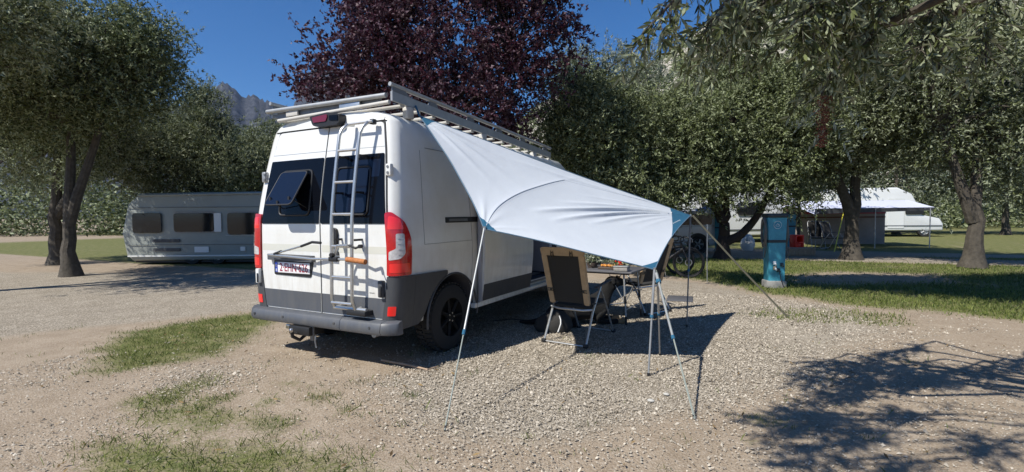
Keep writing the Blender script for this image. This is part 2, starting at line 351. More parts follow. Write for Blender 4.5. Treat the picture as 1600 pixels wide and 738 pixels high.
# pebbles: distorted octahedra
def pebble_mesh(name, x, y, size, label, cat):
    n = len(x); O = np.array([(1, 0, -.45), (0, 1, -.45), (-1, 0, -.45), (0, -1, -.45), (0, 0, .8)], float)
    Ff = np.array([(0, 1, 4), (1, 2, 4), (2, 3, 4), (3, 0, 4)])
    a = rng.uniform(0, 6.28, n); s = size[:, None]*rng.uniform(.6, 1.2, (n, 3))*np.array([1, .8, .55])
    V = O[None]*(1+rng.uniform(-.25, .25, (n, 5, 1)))*s[:, None, :]
    tl = rng.normal(0, .4, (n, 1)); z = V[:, :, 2]+V[:, :, 0]*tl
    xx = V[:, :, 0]*np.cos(a)[:, None]-V[:, :, 1]*np.sin(a)[:, None]+x[:, None]; yy = V[:, :, 0]*np.sin(a)[:, None]+V[:, :, 1]*np.cos(a)[:, None]+y[:, None]
    zz = z+.25*size[:, None]+.004
    V = np.stack([xx, yy, zz], -1).reshape(-1, 3); T = (Ff[None]+5*np.arange(n)[:, None, None]).reshape(-1, 3)
    tone = np.repeat(np.clip(rng.beta(1.6, 1.8, n), 0, 1), 4)
    return fast_mesh(name, V, T, M['pebble'], attrs={'tone': ('FACE', tone)}, kind='stuff', label=label, cat=cat)
x, y = sample_ground(480000, -2.6, 6.8, -2.4, 6.2, lambda g, v, x, y: in_view(x, y)*np.clip(.12+.88*v-.6*g+.16*vnoise(x, y, .3)*(1-v), .02, 1)*np.clip(5.2/dist(x, y), 0, 1)**1.3*.85)
pebble_mesh('gravel', x, y, rng.gamma(5, .00104, len(x))*(1+.07*dist(x, y)), 'loose pale limestone gravel spread over the camping pitch', 'gravel')
x, y = sample_ground(9000, -3, 6, -2.4, 4, lambda g, v, x, y: in_view(x, y)*(.02+.04*v))
pebble_mesh('stones', x, y, rng.gamma(6, .0019, len(x)), 'scattered bigger stones lying on the dirt', 'stones')

def blades(name, x, y, h, wd, matk, label, cat):
    n = len(x); a = rng.uniform(0, 6.28, n); ln = rng.normal(0, .45, (n, 2))*h[:, None]
    dx, dy = np.cos(a)*wd, np.sin(a)*wd
    V = np.zeros((n, 4, 3)); V[:, 0] = np.stack([x-dx, y-dy, 0*x], -1); V[:, 1] = np.stack([x+dx, y+dy, 0*x], -1)
    V[:, 2] = np.stack([x+dx*.6+ln[:, 0]*.5, y+dy*.6+ln[:, 1]*.5, h*.65], -1); V[:, 3] = np.stack([x+ln[:, 0], y+ln[:, 1], h], -1)
    Fq = np.concatenate([np.stack([4*np.arange(n), 4*np.arange(n)+1, 4*np.arange(n)+2], -1), np.stack([4*np.arange(n), 4*np.arange(n)+2, 4*np.arange(n)+3], -1)])
    tn = np.clip(.5+.3*rng.normal(size=n)+.25*vnoise(x, y, .4), 0, 1)
    return fast_mesh(name, V.reshape(-1, 3), Fq, M[matk], attrs={'tone': ('FACE', np.concatenate([tn, tn]))}, kind='stuff', label=label, cat=cat)
x, y = sample_ground(330000, -4.5, 5.5, -2.4, 3.0, lambda g, v, x, y: in_view(x, y)*np.clip(g-.2+.35*vnoise(x, y, .06)+.2*vnoise(x+3, y, .2), 0, 1)**1.3*1.0*np.clip(4/dist(x, y), 0, 1))
blades('grass_tufts', x, y, rng.gamma(5, .0056, len(x)), rng.uniform(.0014, .003, len(x)), 'grass', 'short worn grass tufts growing through the dirt in front', 'grass')
x, y = sample_ground(240000, -1, 12, 3, 17, lambda g, v, x, y: in_view(x, y)*np.clip(g-.2, 0, 1)*np.clip(9/dist(x, y), 0, 1))
blades('lawn', x, y, rng.gamma(6, .0065, len(x)), rng.uniform(.004, .009, len(x)), 'grass', 'green lawn strip behind the pitch with tree shade', 'lawn')
x, y = sample_ground(11000, -3, 5.5, -2.4, 3.5, lambda g, v, x, y: in_view(x, y)*np.clip(.35-v*.3, .02, 1)*.5)
blades('dry_grass', x, y, rng.gamma(3, .004, len(x)), rng.uniform(.0008, .0016, len(x)), 'drygrass', 'dry straw scattered over the bare dirt', 'straw')

n = 900; x = rng.uniform(-3.5, 6.5, n); y = rng.uniform(-2.3, 7, n); k = in_view(x, y); x, y = x[k], y[k]
LM = leaf_mat('leaf_litter', (.09, .055, .025), (.32, .22, .10), None, .8, .1, .2)
def litter(x, y):
    n = len(x); a = rng.uniform(0, 6.28, n); L = rng.uniform(.012, .032, n); w_ = L*.3; c, s = np.cos(a), np.sin(a); V = np.zeros((n, 4, 3))
    for i, (u, v, h) in enumerate(((-1, 0, .004), (0, -1, .010), (1, 0, .016), (0, 1, .008))): V[:, i] = np.stack([x+u*L*c-v*w_*s, y+u*L*s+v*w_*c, h+rng.uniform(.004, .014, n)], -1)
    fast_mesh('leaf_litter', V.reshape(-1, 3), np.arange(4*n).reshape(n, 4), LM, attrs={'tone': ('FACE', rng.random(n))}, kind='stuff', label='small dry fallen leaves scattered over the pitch', cat='leaf litter')
litter(x, y)
# ------------------------------------------------------------------ trees
def leaves(C, length, width, up=None, droop=0.0, tone=None):
    """diamond leaves at points C"""
    n = len(C); d = rng.normal(size=(n, 3)); d[:, 2] = d[:, 2]*.7-droop
    if up is not None: d += up
    d /= np.linalg.norm(d, axis=1)[:, None]; s = np.cross(d, rng.normal(size=(n, 3))); s /= np.linalg.norm(s, axis=1)[:, None]
    L = (length*rng.uniform(.6, 1.25, n))[:, None]; W = (width*rng.uniform(.7, 1.2, n))[:, None]
    V = np.stack([C-d*L/2, C+s*W/2-d*L*.05, C+d*L/2, C-s*W/2-d*L*.05], 1).reshape(-1, 3)
    Fq = np.arange(4*n).reshape(n, 4)
    t = np.clip(rng.beta(2, 2.2, n) if tone is None else tone, 0, 1)
    return V, Fq, t
def leaves3(C, D, length, width, tone):
    n = len(C); d = D/np.linalg.norm(D, axis=1)[:, None]; s = np.cross(d, rng.normal(size=(n, 3))); s /= np.linalg.norm(s, axis=1)[:, None]
    L = (length*rng.uniform(.6, 1.3, n))[:, None]; W = (width*rng.uniform(.7, 1.25, n))[:, None]
    V = np.stack([C-s*W*.62, C+s*W*.62, C+d*L], 1).reshape(-1, 3)
    return V, np.arange(3*n).reshape(n, 3), np.clip(tone, 0, 1)
def limb_path(a, b, n=6, wob=.12):
    a, b = np.array(a, float), np.array(b, float); L = np.linalg.norm(b-a); out = []
    for i in range(n+1):
        t = i/n; p = a+(b-a)*t; p[2] += math.sin(t*math.pi)*L*.08
        if 0 < i < n: p += rng.normal(0, wob*L/n, 3)
        out.append(p)
    return out
def tree(name, label, cat, group, trunk, blobs, n, ll, lw, mk, bark='bark', tr=.16, clusters=90, csize=.45, droop=.15, wisps=0):
    """trunk: list of polylines (world); blobs: [(centre, (rx, ry, rz))]"""
    base = Vector(trunk[0][0]); root = empty(name, base, 0, label, cat, group); B = np.array(base)
    tb = MB()
    for i, pl in enumerate(trunk):
        rr = [tr*(1-.55*j/(len(pl)-1))*(1 if i == 0 else .75) for j in range(len(pl))]
        pl = [np.array(p)-B for p in pl]
        fine = []; fr = []
        for j in range(len(pl)-1):
            for k in range(4):
                t = k/4; fine.append(pl[j]*(1-t)+pl[j+1]*t+rng.normal(0, tr*.12, 3)*(j+k > 0)); fr.append(rr[j]*(1-t)+rr[j+1]*t)
        fine.append(pl[-1]); fr.append(rr[-1])
        if i == 0: fr[0] *= 1.5; fr[1] *= 1.15
        tb.tube(fine, fr, 10)
    tb.build('trunk', M[bark], root)
    vol = np.array([b[1][0]*b[1][1]*b[1][2] for b in blobs])**.67; vol = vol/vol.sum()
    CC = []; lb = MB(); tops = [np.array(pl[-1])-B for pl in trunk]
    for k in range(clusters):
        c, r = blobs[rng.choice(len(blobs), p=vol)]; u = rng.normal(size=3); u /= np.linalg.norm(u)
        q = np.array(c)-B+u*np.array(r)*rng.uniform(.45, 1.0)**.6; CC.append((q, csize*rng.uniform(.6, 1.35), u))
        if k % 4 == 0 or k < 3:
            s = min(tops, key=lambda t: np.linalg.norm(t-q)); p = limb_path(s, q, 5); lb.tube(p, [tr*.28*(1-.85*i/5)+.006 for i in range(6)], 5, cap=False)
    P = []; T = []; DD_ = []; tw = 13; per = max(1, int(n*1.75/clusters/tw)); ll, lw = ll*.86, lw*.86
    for (q, s, u) in CC:
        k = max(1, int(per*rng.uniform(.5, 1.5))); o = q+rng.normal(size=(k, 3))*s*.46*np.array([1, 1, .8])
        dr = rng.normal(size=(k, 3))*.8+(o-q)/s*.6+np.array([0, 0, .25-droop*2]); dr /= np.linalg.norm(dr, axis=1)[:, None]
        tl = rng.uniform(.5, 1.3, k)*ll*4.2; t_ = rng.random((k, tw)); tone = np.clip(rng.beta(2, 2.2, k)*.9+rng.normal(0, .10)+.05, 0, 1)
        pp = o[:, None]+dr[:, None]*(t_*tl[:, None])[:, :, None]+rng.normal(size=(k, tw, 3))*ll*.22; pp[:, :, 2] -= (t_**2)*tl[:, None]*.25
        P.append(pp.reshape(-1, 3)); DD_.append((dr[:, None]*.9+rng.normal(size=(k, tw, 3))*.62).reshape(-1, 3)); T.append(np.clip(np.repeat(tone, tw)+rng.normal(0, .13, k*tw), 0, 1))
    for k in range(wisps):      # upright thin shoots on the outline
        q, s, u = CC[rng.integers(len(CC))]; h = rng.uniform(.5, 1.3); m_ = 45; t = rng.random(m_)
        dirv = np.array([rng.normal(0, .25), rng.normal(0, .25), 1.0]); P.append(q+np.outer(t, dirv)*h+rng.normal(0, .035, (m_, 3))); T.append(rng.beta(2.5, 2, m_)); DD_.append(dirv+rng.normal(0, .5, (m_, 3)))
        lb.tube([q, q+dirv*h], [.01, .003], 4, cap=False)
    lb.build('limbs', M[bark], root)
    V, Fq, t = leaves3(np.concatenate(P), np.concatenate(DD_), ll, lw, np.concatenate(T))
    fast_mesh('crown', V, Fq, M[mk], parent=root, attrs={'tone': ('FACE', t)}, kind='stuff')
    return root
def at(px, py, D): return tuple(dep(px, py, D))
def foot(px, D):
    p = dep(px, 400, D); return (p[0], p[1], 0.0)
def E3(px, py, D, rpx, rpy, rd):
    k = D/F; return (at(px, py, D), (rpx*k, rd, rpy*k))

# purple plum behind the van
f0 = foot(705, 12.5)
tree('plum_tree', 'purple leaved plum tree rising behind the white van', 'tree', None,
     [[f0, (f0[0], f0[1], 1.6), at(700, 190, 12.5)], [(f0[0], f0[1], 1.6), at(610, 130, 12.3)], [(f0[0], f0[1], 1.7), at(800, 100, 12.7)]],
     [E3(690, 70, 12.5, 150, 130, 1.9), E3(600, 85, 12.2, 100, 80, 1.4), E3(800, 60, 12.7, 85, 105, 1.4), E3(700, 170, 12.4, 110, 60, 1.4), E3(530, 128, 12.2, 60, 30, .8), E3(490, 135, 12.1, 26, 16, .5), E3(860, 60, 12.7, 40, 80, .9), E3(760, 180, 12.6, 70, 40, 1.0), E3(590, 30, 12.3, 55, 60, 1.0), E3(690, -60, 12.5, 130, 90, 1.6), E3(800, -50, 12.5, 90, 60, 1.2)],
     68000, .084, .056, 'plum', 'bark_dark', .12, clusters=460, csize=.52, droop=.1, wisps=110)
# big trees to the right
f1 = foot(1128, 16.0)
tree('olive_tree', 'big dark green tree with a forked leaning trunk behind the blue post', 'tree', 'broad green trees behind the pitch',
     [[f1, (f1[0]+.05, f1[1], 1.0), at(1134, 330, 16), at(1130, 240, 16)], [(f1[0]+.1, f1[1], .55), at(1165, 362, 15.8), at(1196, 318, 15.7), at(1225, 250, 15.6)], [(f1[0], f1[1], 1.2), at(1110, 310, 16.1), at(1060, 250, 16)]],
     [E3(1140, 205, 16, 120, 100, 2.4), E3(1040, 230, 15.8, 100, 95, 2.0), E3(1215, 200, 15.6, 80, 88, 2.0), E3(1110, 268, 15.4, 96, 32, 1.6), E3(1124, 318, 15.2, 20, 24, .4), E3(1040, 300, 15.3, 40, 14, .6), E3(1222, 300, 15.3, 34, 24, .7), E3(1000, 290, 15.6, 70, 45, 1.4), E3(1195, 118, 16, 88, 52, 2)],
     110000, .105, .038, 'olive2', 'bark_dark', .20, clusters=460, csize=.66, droop=.1)
f1 = foot(905, 15.0)
tree('olive_tree', 'dense green tree left of the forked trunk and right of the plum', 'tree', 'broad green trees behind the pitch',
     [[f1, (f1[0], f1[1], 1.4), at(925, 240, 15)], [(f1[0], f1[1], 1.4), at(880, 200, 15)]],
     [E3(930, 220, 15, 80, 85, 1.8), E3(900, 170, 15, 50, 55, 1.3), E3(990, 205, 15.2, 66, 62, 1.6), E3(950, 300, 14.8, 90, 50, 1.4), E3(880, 250, 14.8, 42, 50, 1.2)],
     70000, .10, .036, 'olive2', 'bark', .22, clusters=260, csize=.6, droop=.05, wisps=50)
f1 = foot(985, 19.0)
tree('olive_tree', 'pale wispy olive reaching into the sky above the dark trees', 'tree', 'broad green trees behind the pitch',
     [[f1, (f1[0], f1[1], 1.8), at(985, 200, 19)], [(f1[0], f1[1], 1.8), at(900, 160, 19)]],
     [E3(985, 118, 19, 50, 40, 1.4), E3(900, 122, 19, 32, 28, 1.2), E3(950, 190, 19, 70, 50, 1.6)],
     30000, .12, .03, 'olivefar', 'bark', .2, clusters=120, csize=.6, droop=-.2, wisps=110)
f1 = foot(1330, 15.5)
tree('olive_tree', 'olive tree shading the lawn right of the blue post', 'tree', 'broad green trees behind the pitch',
     [[f1, (f1[0], f1[1], 1.2), at(1340, 240, 15.5)], [(f1[0], f1[1], 1.2), at(1290, 220, 15.5)]],
     [E3(1310, 190, 15.5, 80, 85, 2.0), E3(1400, 170, 15.5, 90, 100, 2.2), E3(1330, 90, 15.5, 100, 70, 2.0), E3(1290, 270, 16.5, 50, 26, 1.2)],
     60000, .11, .035, 'olive', 'bark', .24, clusters=260, csize=.7, droop=.1)
f1 = foot(1520, 13)
tree('olive_tree', 'tall olive tree at the far right edge', 'tree', 'broad green trees behind the pitch',
     [[f1, (f1[0], f1[1], 1.2), at(1530, 230, 13)], [(f1[0], f1[1], 1.2), at(1470, 210, 13)]],
     [E3(1520, 150, 13, 110, 120, 2.0), E3(1600, 210, 13, 90, 100, 1.8), E3(1470, 60, 13, 110, 80, 1.8)],
     45000, .11, .035, 'olive', 'bark', .22, clusters=200, csize=.65)
# hedge-like far trees closing the view behind the camping lane
for i, (px, D, top, wd) in enumerate(((1090, 33, 215, 90), (1250, 31, 235, 85), (1400, 32, 190, 110), (1570, 30, 200, 110), (930, 34, 240, 90), (1180, 36, 180, 90))):
    f1 = foot(px, D); h = (334-top)/2
    tree('background_tree', ('pale green tree far behind the %s' % ['parked campervan', 'awning tent', 'right hand lawn', 'far right lawn', 'dining table', 'white motorhomes'][i]), 'tree', 'far trees along the camping lane',
         [[f1, (f1[0], f1[1], 1.5), at(px, 334-h, D)]], [E3(px, 330-h, D, wd, h*.95, 2.5)], 9000, .24, .10, 'olivefar', 'bark', .2, clusters=70, csize=1.2)
# left trees
f1 = foot(305, 17.5)
tree('olive_tree', 'silvery olive tree above the left caravan with a tall wispy top', 'tree', 'silvery olives on the left',
     [[f1, (f1[0], f1[1], 1.5), at(310, 250, 17.5)], [(f1[0], f1[1], 1.5), at(350, 240, 17.5)]],
     [E3(318, 235, 17.5, 46, 70, 1.5), E3(320, 175, 17.5, 22, 40, .8), E3(365, 262, 17.5, 45, 40, 1.4), E3(240, 240, 17.5, 70, 80, 1.8)],
     52000, .12, .028, 'olive', 'bark', .2, clusters=210, csize=.5, droop=-.1, wisps=60)
f1 = foot(395, 21)
tree('olive_tree', 'round olive tree just left of the van roof', 'tree', 'silvery olives on the left',
     [[f1, (f1[0], f1[1], 1.5), at(395, 260, 21)], [(f1[0], f1[1], 1.5), at(420, 250, 21)]],
     [E3(395, 238, 21, 45, 38, 1.5), E3(440, 225, 21, 50, 30, 1.5), E3(370, 270, 21, 55, 35, 1.5), E3(500, 240, 21, 70, 45, 1.5)],
     38000, .13, .034, 'olive', 'bark', .2, clusters=150, csize=.6, wisps=15)
f1 = foot(90, 16)
tree('olive_tree', 'big olive tree at the far left edge', 'tree', 'silvery olives on the left',
     [[f1, (f1[0], f1[1], 1.5), at(90, 230, 16)], [(f1[0], f1[1], 1.5), at(150, 220, 16)]],
     [E3(90, 180, 16, 120, 90, 2), E3(10, 220, 16, 90, 80, 2), E3(170, 230, 15.5, 80, 60, 2)],
     42000, .12, .032, 'olive', 'bark', .22, clusters=180, csize=.65, wisps=20)
f1 = foot(110, 12.8)
tree('olive_tree', 'low olive tree in front of the left caravan', 'tree', 'silvery olives on the left',
     [[f1, (f1[0], f1[1], 1.3), at(110, 190, 12.8)], [(f1[0], f1[1], 1.3), at(165, 170, 12.8)]],
     [E3(135, 110, 12.8, 90, 90, 2.2), E3(60, 140, 12.8, 90, 80, 2.2), E3(165, 60, 12.8, 65, 60, 2.0)],
     70000, .11, .034, 'olive2', 'bark', .18, clusters=260, csize=.6, wisps=10)

f1 = (-10.5, -.6, 0.0)
tree('olive_tree', 'olive tree standing nearest on the far left beyond the grass patch', 'tree', 'silvery olives on the left',
     [[f1, (f1[0], f1[1], 1.6), (-9.8, -.2, 4.0)], [(f1[0], f1[1], 1.6), (-10.6, .4, 4.2)]],
     [((-9.3, -.4, 5.0), (1.8, 1.6, .9)), ((-10.6, .2, 5.2), (2.0, 1.6, 1.0)), ((-8.2, .2, 5.3), (1.2, 1.0, .5))],
     34000, .10, .034, 'olive', 'bark', .2, clusters=150, csize=.55)
# ------------------------------------------------------------------ hills and mountains
def fbm(a, b, seed, oct=7):
    r_ = np.random.default_rng(seed); o = np.zeros(np.shape(a)); amp = 1.0; fr = 1.0
    for i in range(oct):
        for j in range(5):
            k = r_.normal(size=2)*fr; o += amp*np.abs(np.sin(a*k[0]+b*k[1]+r_.uniform(0, 6.28)))*.2
        amp *= .55; fr *= 2.1
    return o
def rock_mat(name, veg, veg2, rock, rock2, scale, thr):
    m = bpy.data.materials.new(name); m.use_nodes = True; t = m.node_tree; b = t.nodes['Principled BSDF']; b.inputs['Roughness'].default_value = 1; b.inputs['Specular IOR Level'].default_value = .05
    tc = t.nodes.new('ShaderNodeTexCoord')
    def noise(s, d=8, r=.7):
        n = t.nodes.new('ShaderNodeTexNoise'); n.inputs['Scale'].default_value = s; n.inputs['Detail'].default_value = d; n.inputs['Roughness'].default_value = r; t.links.new(tc.outputs['Object'], n.inputs['Vector']); return n.outputs[0]
    def ramp(src, p0, c0, p1, c1):
        r = t.nodes.new('ShaderNodeValToRGB'); r.color_ramp.elements[0].position = p0; r.color_ramp.elements[0].color = (*c0, 1); r.color_ramp.elements[1].position = p1; r.color_ramp.elements[1].color = (*c1, 1); t.links.new(src, r.inputs[0]); return r.outputs[0]
    v = ramp(noise(scale*6), .4, veg, .62, veg2); k = ramp(noise(scale*4), .35, rock2, .65, rock); f = ramp(noise(scale), thr, (0, 0, 0), thr+.05, (1, 1, 1))
    x_ = t.nodes.new('ShaderNodeMix'); x_.data_type = 'RGBA'; t.links.new(f, x_.inputs[0]); t.links.new(v, x_.inputs[6]); t.links.new(k, x_.inputs[7]); t.links.new(x_.outputs[2], b.inputs['Base Color'])
    bp = t.nodes.new('ShaderNodeBump'); bp.inputs['Strength'].default_value = 1; bp.inputs['Distance'].default_value = .6/scale*.1; t.links.new(noise(scale*5), bp.inputs['Height']); t.links.new(bp.outputs[0], b.inputs['Normal'])
    return m
def terrain(name, sky_pts, D0, D1, na, nd, mt, label, rough, seed, back=1.5):
    px = np.linspace(sky_pts[0][0], sky_pts[-1][0], na); sy = np.interp(px, [p[0] for p in sky_pts], [p[1] for p in sky_pts])
    dd = np.concatenate([np.linspace(D0, D1, nd), np.linspace(D1*1.03, D1*back, 10)])
    sy = sy+(4.0*np.abs(np.sin(px*.13+1))+3*np.abs(np.sin(px*.31))+2*np.sin(px*.9)-4)*(1 if D1 > 1000 else .6)
    PX, DD = np.meshgrid(px, dd); SY = np.broadcast_to(sy, PX.shape)
    top = (CP[2]+(334.5-SY)/F*D1)
    t = np.clip((DD-D0)/(D1-D0), 0, 1); over = np.clip((DD-D1)/(D1*back-D1), 0, 1)
    prof = t**1.25*(1-over*.9)
    A = (PX-800)/F; Xw = CP[0]+DD*(_f[0]+_r[0]*A); Yw = CP[1]+DD*(_f[1]+_r[1]*A)
    s = D1*.05; nz = fbm(Xw/s, Yw/s, seed)-1.0
    Zw = top*prof+nz*rough*D1*np.sin(np.clip(t, 0, 1)*math.pi*.97)**.6*(1-over)-1.0
    H, W = Xw.shape; I = np.arange(H*W).reshape(H, W); Qd = np.stack([I[:-1, :-1], I[:-1, 1:], I[1:, 1:], I[1:, :-1]], -1).reshape(-1, 4)
    return fast_mesh(name, np.stack([Xw, Yw, Zw], -1).reshape(-1, 3), Qd, mt, smooth=False, kind='structure', label=label)
mtn = rock_mat('mountain_rock', (.022, .028, .034), (.04, .047, .05), (.085, .09, .105), (.028, .032, .042), .006, .40)
terrain('mountains', [(-500, 150), (-300, 110), (-150, 130), (0, 100), (120, 135), (230, 165), (300, 160), (335, 146), (350, 131), (362, 129), (372, 137), (385, 152), (396, 150), (412, 152), (428, 160), (445, 172), (458, 170), (468, 158), (478, 135), (488, 112), (497, 108), (520, 105), (560, 118), (620, 150), (700, 190), (800, 215), (900, 225), (1000, 230)], 1400, 3400, 420, 90, mtn, 'blue grey rocky mountains far behind the van', .018, 3)
hill = rock_mat('hillside_scrub', (.045, .06, .025), (.14, .15, .08), (.50, .46, .39), (.26, .24, .20), .05, .47)
terrain('hillside', [(700, 260), (780, 208), (800, 196), (825, 178), (850, 160), (900, 138), (960, 122), (1010, 104), (1050, 82), (1085, 55), (1150, 8), (1250, -60), (1400, -120), (1700, -160), (2100, -150)], 70, 300, 420, 110, hill, 'steep scrubby limestone hillside rising to the right', .012, 11)

# ------------------------------------------------------------------ the campervan (axes: x right, y forward, z up, rear face at y = 0)
LZ = np.array([.42, .55, .75, .92, 1.15, 1.40, 1.65, 1.90, 2.10, 2.25, 2.35, 2.42, 2.47, 2.505, 2.53, 2.545])
LH = np.array([.965, .99, 1.015, 1.03, 1.035, 1.02, .997, .965, .935, .91, .893, .868, .815, .70, .45, .15])
LZf = np.linspace(.42, 2.40, 34); LZf = np.concatenate([LZf, LZ[LZ > 2.41]]); LHf = np.interp(LZf, LZ, LH)
def hw(z): return np.interp(z, LZ, LH)
def rear_y(x, z):
    lean = .165*max(0.0, (z-1.42)/1.03)**1.25
    c = hw(z); e = max(0.0, abs(x)-(c-.10))/.10
    return lean+.012*(abs(x)/1.0)**2+.085*e**2.4
def zslope(y, z): return z-.022*max(0.0, y)*max(0.0, (z-2.0)/.5)
van = empty('campervan', (0, 0, 0), 0, 'white high roof camper van seen from behind with a ladder on its rear door', 'camper van')
def van_body():
    st = []   # (y, inset k)
    vs = []; rings = []
    ysn = [0.0, .012, .035, .065, .10, .2, .4, .65, .8, .9, 1.2, 1.5, 2.0, 2.6, 3.2, 3.9, 4.4]
    nl = len(LZf)
    for i, y in enumerate(ysn):
        ring = []
        for z, h in zip(LZf, LHf):
            if y < .10: ins = .10*(1-(y/.10)**.42); x = h-ins; yy = rear_y(x, z) if i == 0 else rear_y(h-ins, z)*1.0
            else: x = h; yy = y+.165*max(0., (z-1.42)/1.03)**1.25*max(0, 1-(y-.1)/1.0)
            ring.append((x, yy, zslope(y, z)))
        rings.append(ring)
    for y, zt, wk, sh in ((4.75, 2.33, .99, 1), (5.0, 2.02, .97, 1), (5.25, 1.66, .95, 1), (5.42, 1.42, .93, 1), (5.6, 1.33, .91, 1), (5.8, 1.2, .87, 1), (5.93, 1.02, .80, 1), (5.99, .8, .7, 1)):
        ring = []
        for z, h in zip(LZf, LHf):
            u = (z-.42)/(2.545-.42); zz = .42+u*(zt-.42); ring.append((h*wk, y, zz))
        rings.append(ring)
    for ring in rings:
        for p in ring: vs.append(p)
        for p in ring: vs.append((-p[0], p[1], p[2]))
    n2 = 2*nl; fs = []; k = len(rings)
    for i in range(k-1):
        for j in range(nl-1):
            a = i*n2+j; fs.append((a, a+1, a+n2+1, a+n2)); a += nl; fs.append((a, a+n2, a+n2+1, a+1))
        fs.append((i*n2+nl-1, i*n2+2*nl-1, (i+1)*n2+2*nl-1, (i+1)*n2+nl-1)); fs.append((i*n2, (i+1)*n2, (i+1)*n2+nl, i*n2+nl))
    for i in (0, k-1):
        for j in range(nl-1): fs.append((i*n2+j, i*n2+nl+j, i*n2+nl+j+1, i*n2+j+1))
    m = MB(); m.add(vs, fs); return m.build('body', [M['paint'], M['interior']], van, smooth=30)
body = van_body()
WY = (.93, 4.93); WR = .37
def cut(o, mb, midx=1):
    c = mb.build('cutter', [M['interior'], M['interior']], None, smooth=0)
    for p in c.data.polygons: p.material_index = midx
    md = o.modifiers.new('cut', 'BOOLEAN'); md.operation = 'DIFFERENCE'; md.object = c; md.solver = 'EXACT'
    dg = bpy.context.evaluated_depsgraph_get(); me = bpy.data.meshes.new_from_object(o.evaluated_get(dg))
    o.modifiers.clear(); old = o.data; o.data = me; me.name = 'body'; bpy.data.objects.remove(c); bpy.data.meshes.remove(old)
for yy in WY:
    for sx in (-1, 1):
        cut(body, MB().lathe([(0, sx*.6), (.47, sx*.6), (.47, sx*1.3), (0, sx*1.3)], (0, yy, .38), 'X', 40))
        cut(body, MB().box((sx*.95, yy, .3), (.7, .94, .36)))
cut(body, MB().box((.5, 3.14, 1.28), (1.6, 1.36, 1.50)))       # open side door
body.data.set_sharp_from_angle(angle=R(30))

def patch(fmap, outline, thick, name, mt, parent=van, du=.12, lift=.002, smooth=30, dv=None, **kw):
    """curved plate that follows fmap(u, v, offset)"""
    bm = bmesh.new(); f = bm.faces.new([bm.verts.new((p[0], p[1], 0)) for p in outline])
    us = [p[0] for p in outline]; vs_ = [p[1] for p in outline]
    for ax, lo, hi, d in ((0, min(us), max(us), du), (1, min(vs_), max(vs_), dv or du)):
        k = math.ceil(lo/d)
        while k*d < hi:
            co = [0, 0, 0]; co[ax] = k*d; no = [0, 0, 0]; no[ax] = 1
            bmesh.ops.bisect_plane(bm, geom=bm.verts[:]+bm.edges[:]+bm.faces[:], plane_co=co, plane_no=no, dist=1e-6); k += 1
    r = bmesh.ops.extrude_face_region(bm, geom=bm.faces[:]); top = {v for v in r['geom'] if isinstance(v, bmesh.types.BMVert)}
    for v in bm.verts:
        v.co = Vector(fmap(v.co.x, v.co.y, lift+thick if v in top else lift-.004))
    bmesh.ops.recalc_face_normals(bm, faces=bm.faces[:])
    me = bpy.data.meshes.new(name); bm.to_mesh(me); bm.free(); me.materials.append(mt)
    me.polygons.foreach_set('use_smooth', [True]*len(me.polygons)); me.set_sharp_from_angle(angle=R(smooth))
    o = bpy.data.objects.new(name, me); COL.objects.link(o); o.parent = parent; return tag(o, **kw)
def rear(u, v, o): return (u, rear_y(u, v)-o, v)
def side(u, v, o):
    lean = .165*max(0., (v-1.42)/1.03)**1.25*max(0, 1-(u-.1)/1.0) if u > .1 else 0
    return (hw(v)+o, u+lean, zslope(u, v))
def sideL(u, v, o): p = side(u, v, o); return (-p[0], p[1], p[2])

# rear doors
LE, RE = lambda z: -(hw(z)-.165), lambda z: hw(z)-.10
zz = [.505, .9, 1.41, 1.8, 2.1, 2.395]
left_out = rpoly([(.045, .505), (.045, 2.395)]+[(LE(z), z) for z in reversed(zz)], [.004, .01, .05]+[0]*4+[.05])
right_out = rpoly([(.062, 2.395), (.062, .505)]+[(RE(z), z) for z in zz], [.01, .004, .05]+[0]*4+[.05])
patch(rear, rpoly([(.0535, .49), (.0535, 2.41)]+[(LE(z)-.012, z+(.012 if z > 2 else 0)) for z in reversed(zz)], .03), .001, 'door_gap', M['paint_shut'])
patch(rear, rpoly([(.0535, 2.41), (.0535, .49)]+[(RE(z)+.012, z+(.012 if z > 2 else 0)) for z in zz], .03), .001, 'door_gap', M['paint_shut'])
dl = patch(rear, left_out, .010, 'rear_door', M['paint'], label='left rear door with the number plate')
dr = patch(rear, right_out, .010, 'rear_door', M['paint'], label='right rear door carrying the ladder')
for (a, b, e) in ((lambda z: LE(z)+.004, .040, dl), (.067, lambda z: RE(z)-.004, dr)):
    fa = a if callable(a) else (lambda z, a=a: a); fb = b if callable(b) else (lambda z, b=b: b)
    patch(rear, [(fa(.515), .515), (fb(.515), .515), (fb(.705), .705), (fa(.705), .705)], .003, 'lower_trim', M['clad_door'], e, lift=.0135)
    # window glass wraps nearly the whole door width
    patch(rear, rpoly([(fa(1.412), 1.412), (fb(1.412), 1.412), (fb(2.085), 2.085), (fa(2.085), 2.085)], .018), .004, 'window_glass', M['glass'], e, lift=.0145, smooth=60)
    patch(rear, [(fa(2.15), 2.147), (fb(2.15), 2.147), (fb(2.15), 2.153), (fa(2.15), 2.153)], .001, 'swage_line', M['alu_dull'], e, lift=.0125, smooth=60)
    patch(rear, rpoly([(fa(1.15)+.01, 1.125), (fb(1.15)-.01, 1.125), (fb(1.2)-.01, 1.195), (fa(1.2)+.01, 1.195)], .015), .0005, 'recessed_band', mat('band_paint', (.60, .60, .53), .35, coat=.5), e, lift=.0125, smooth=60)
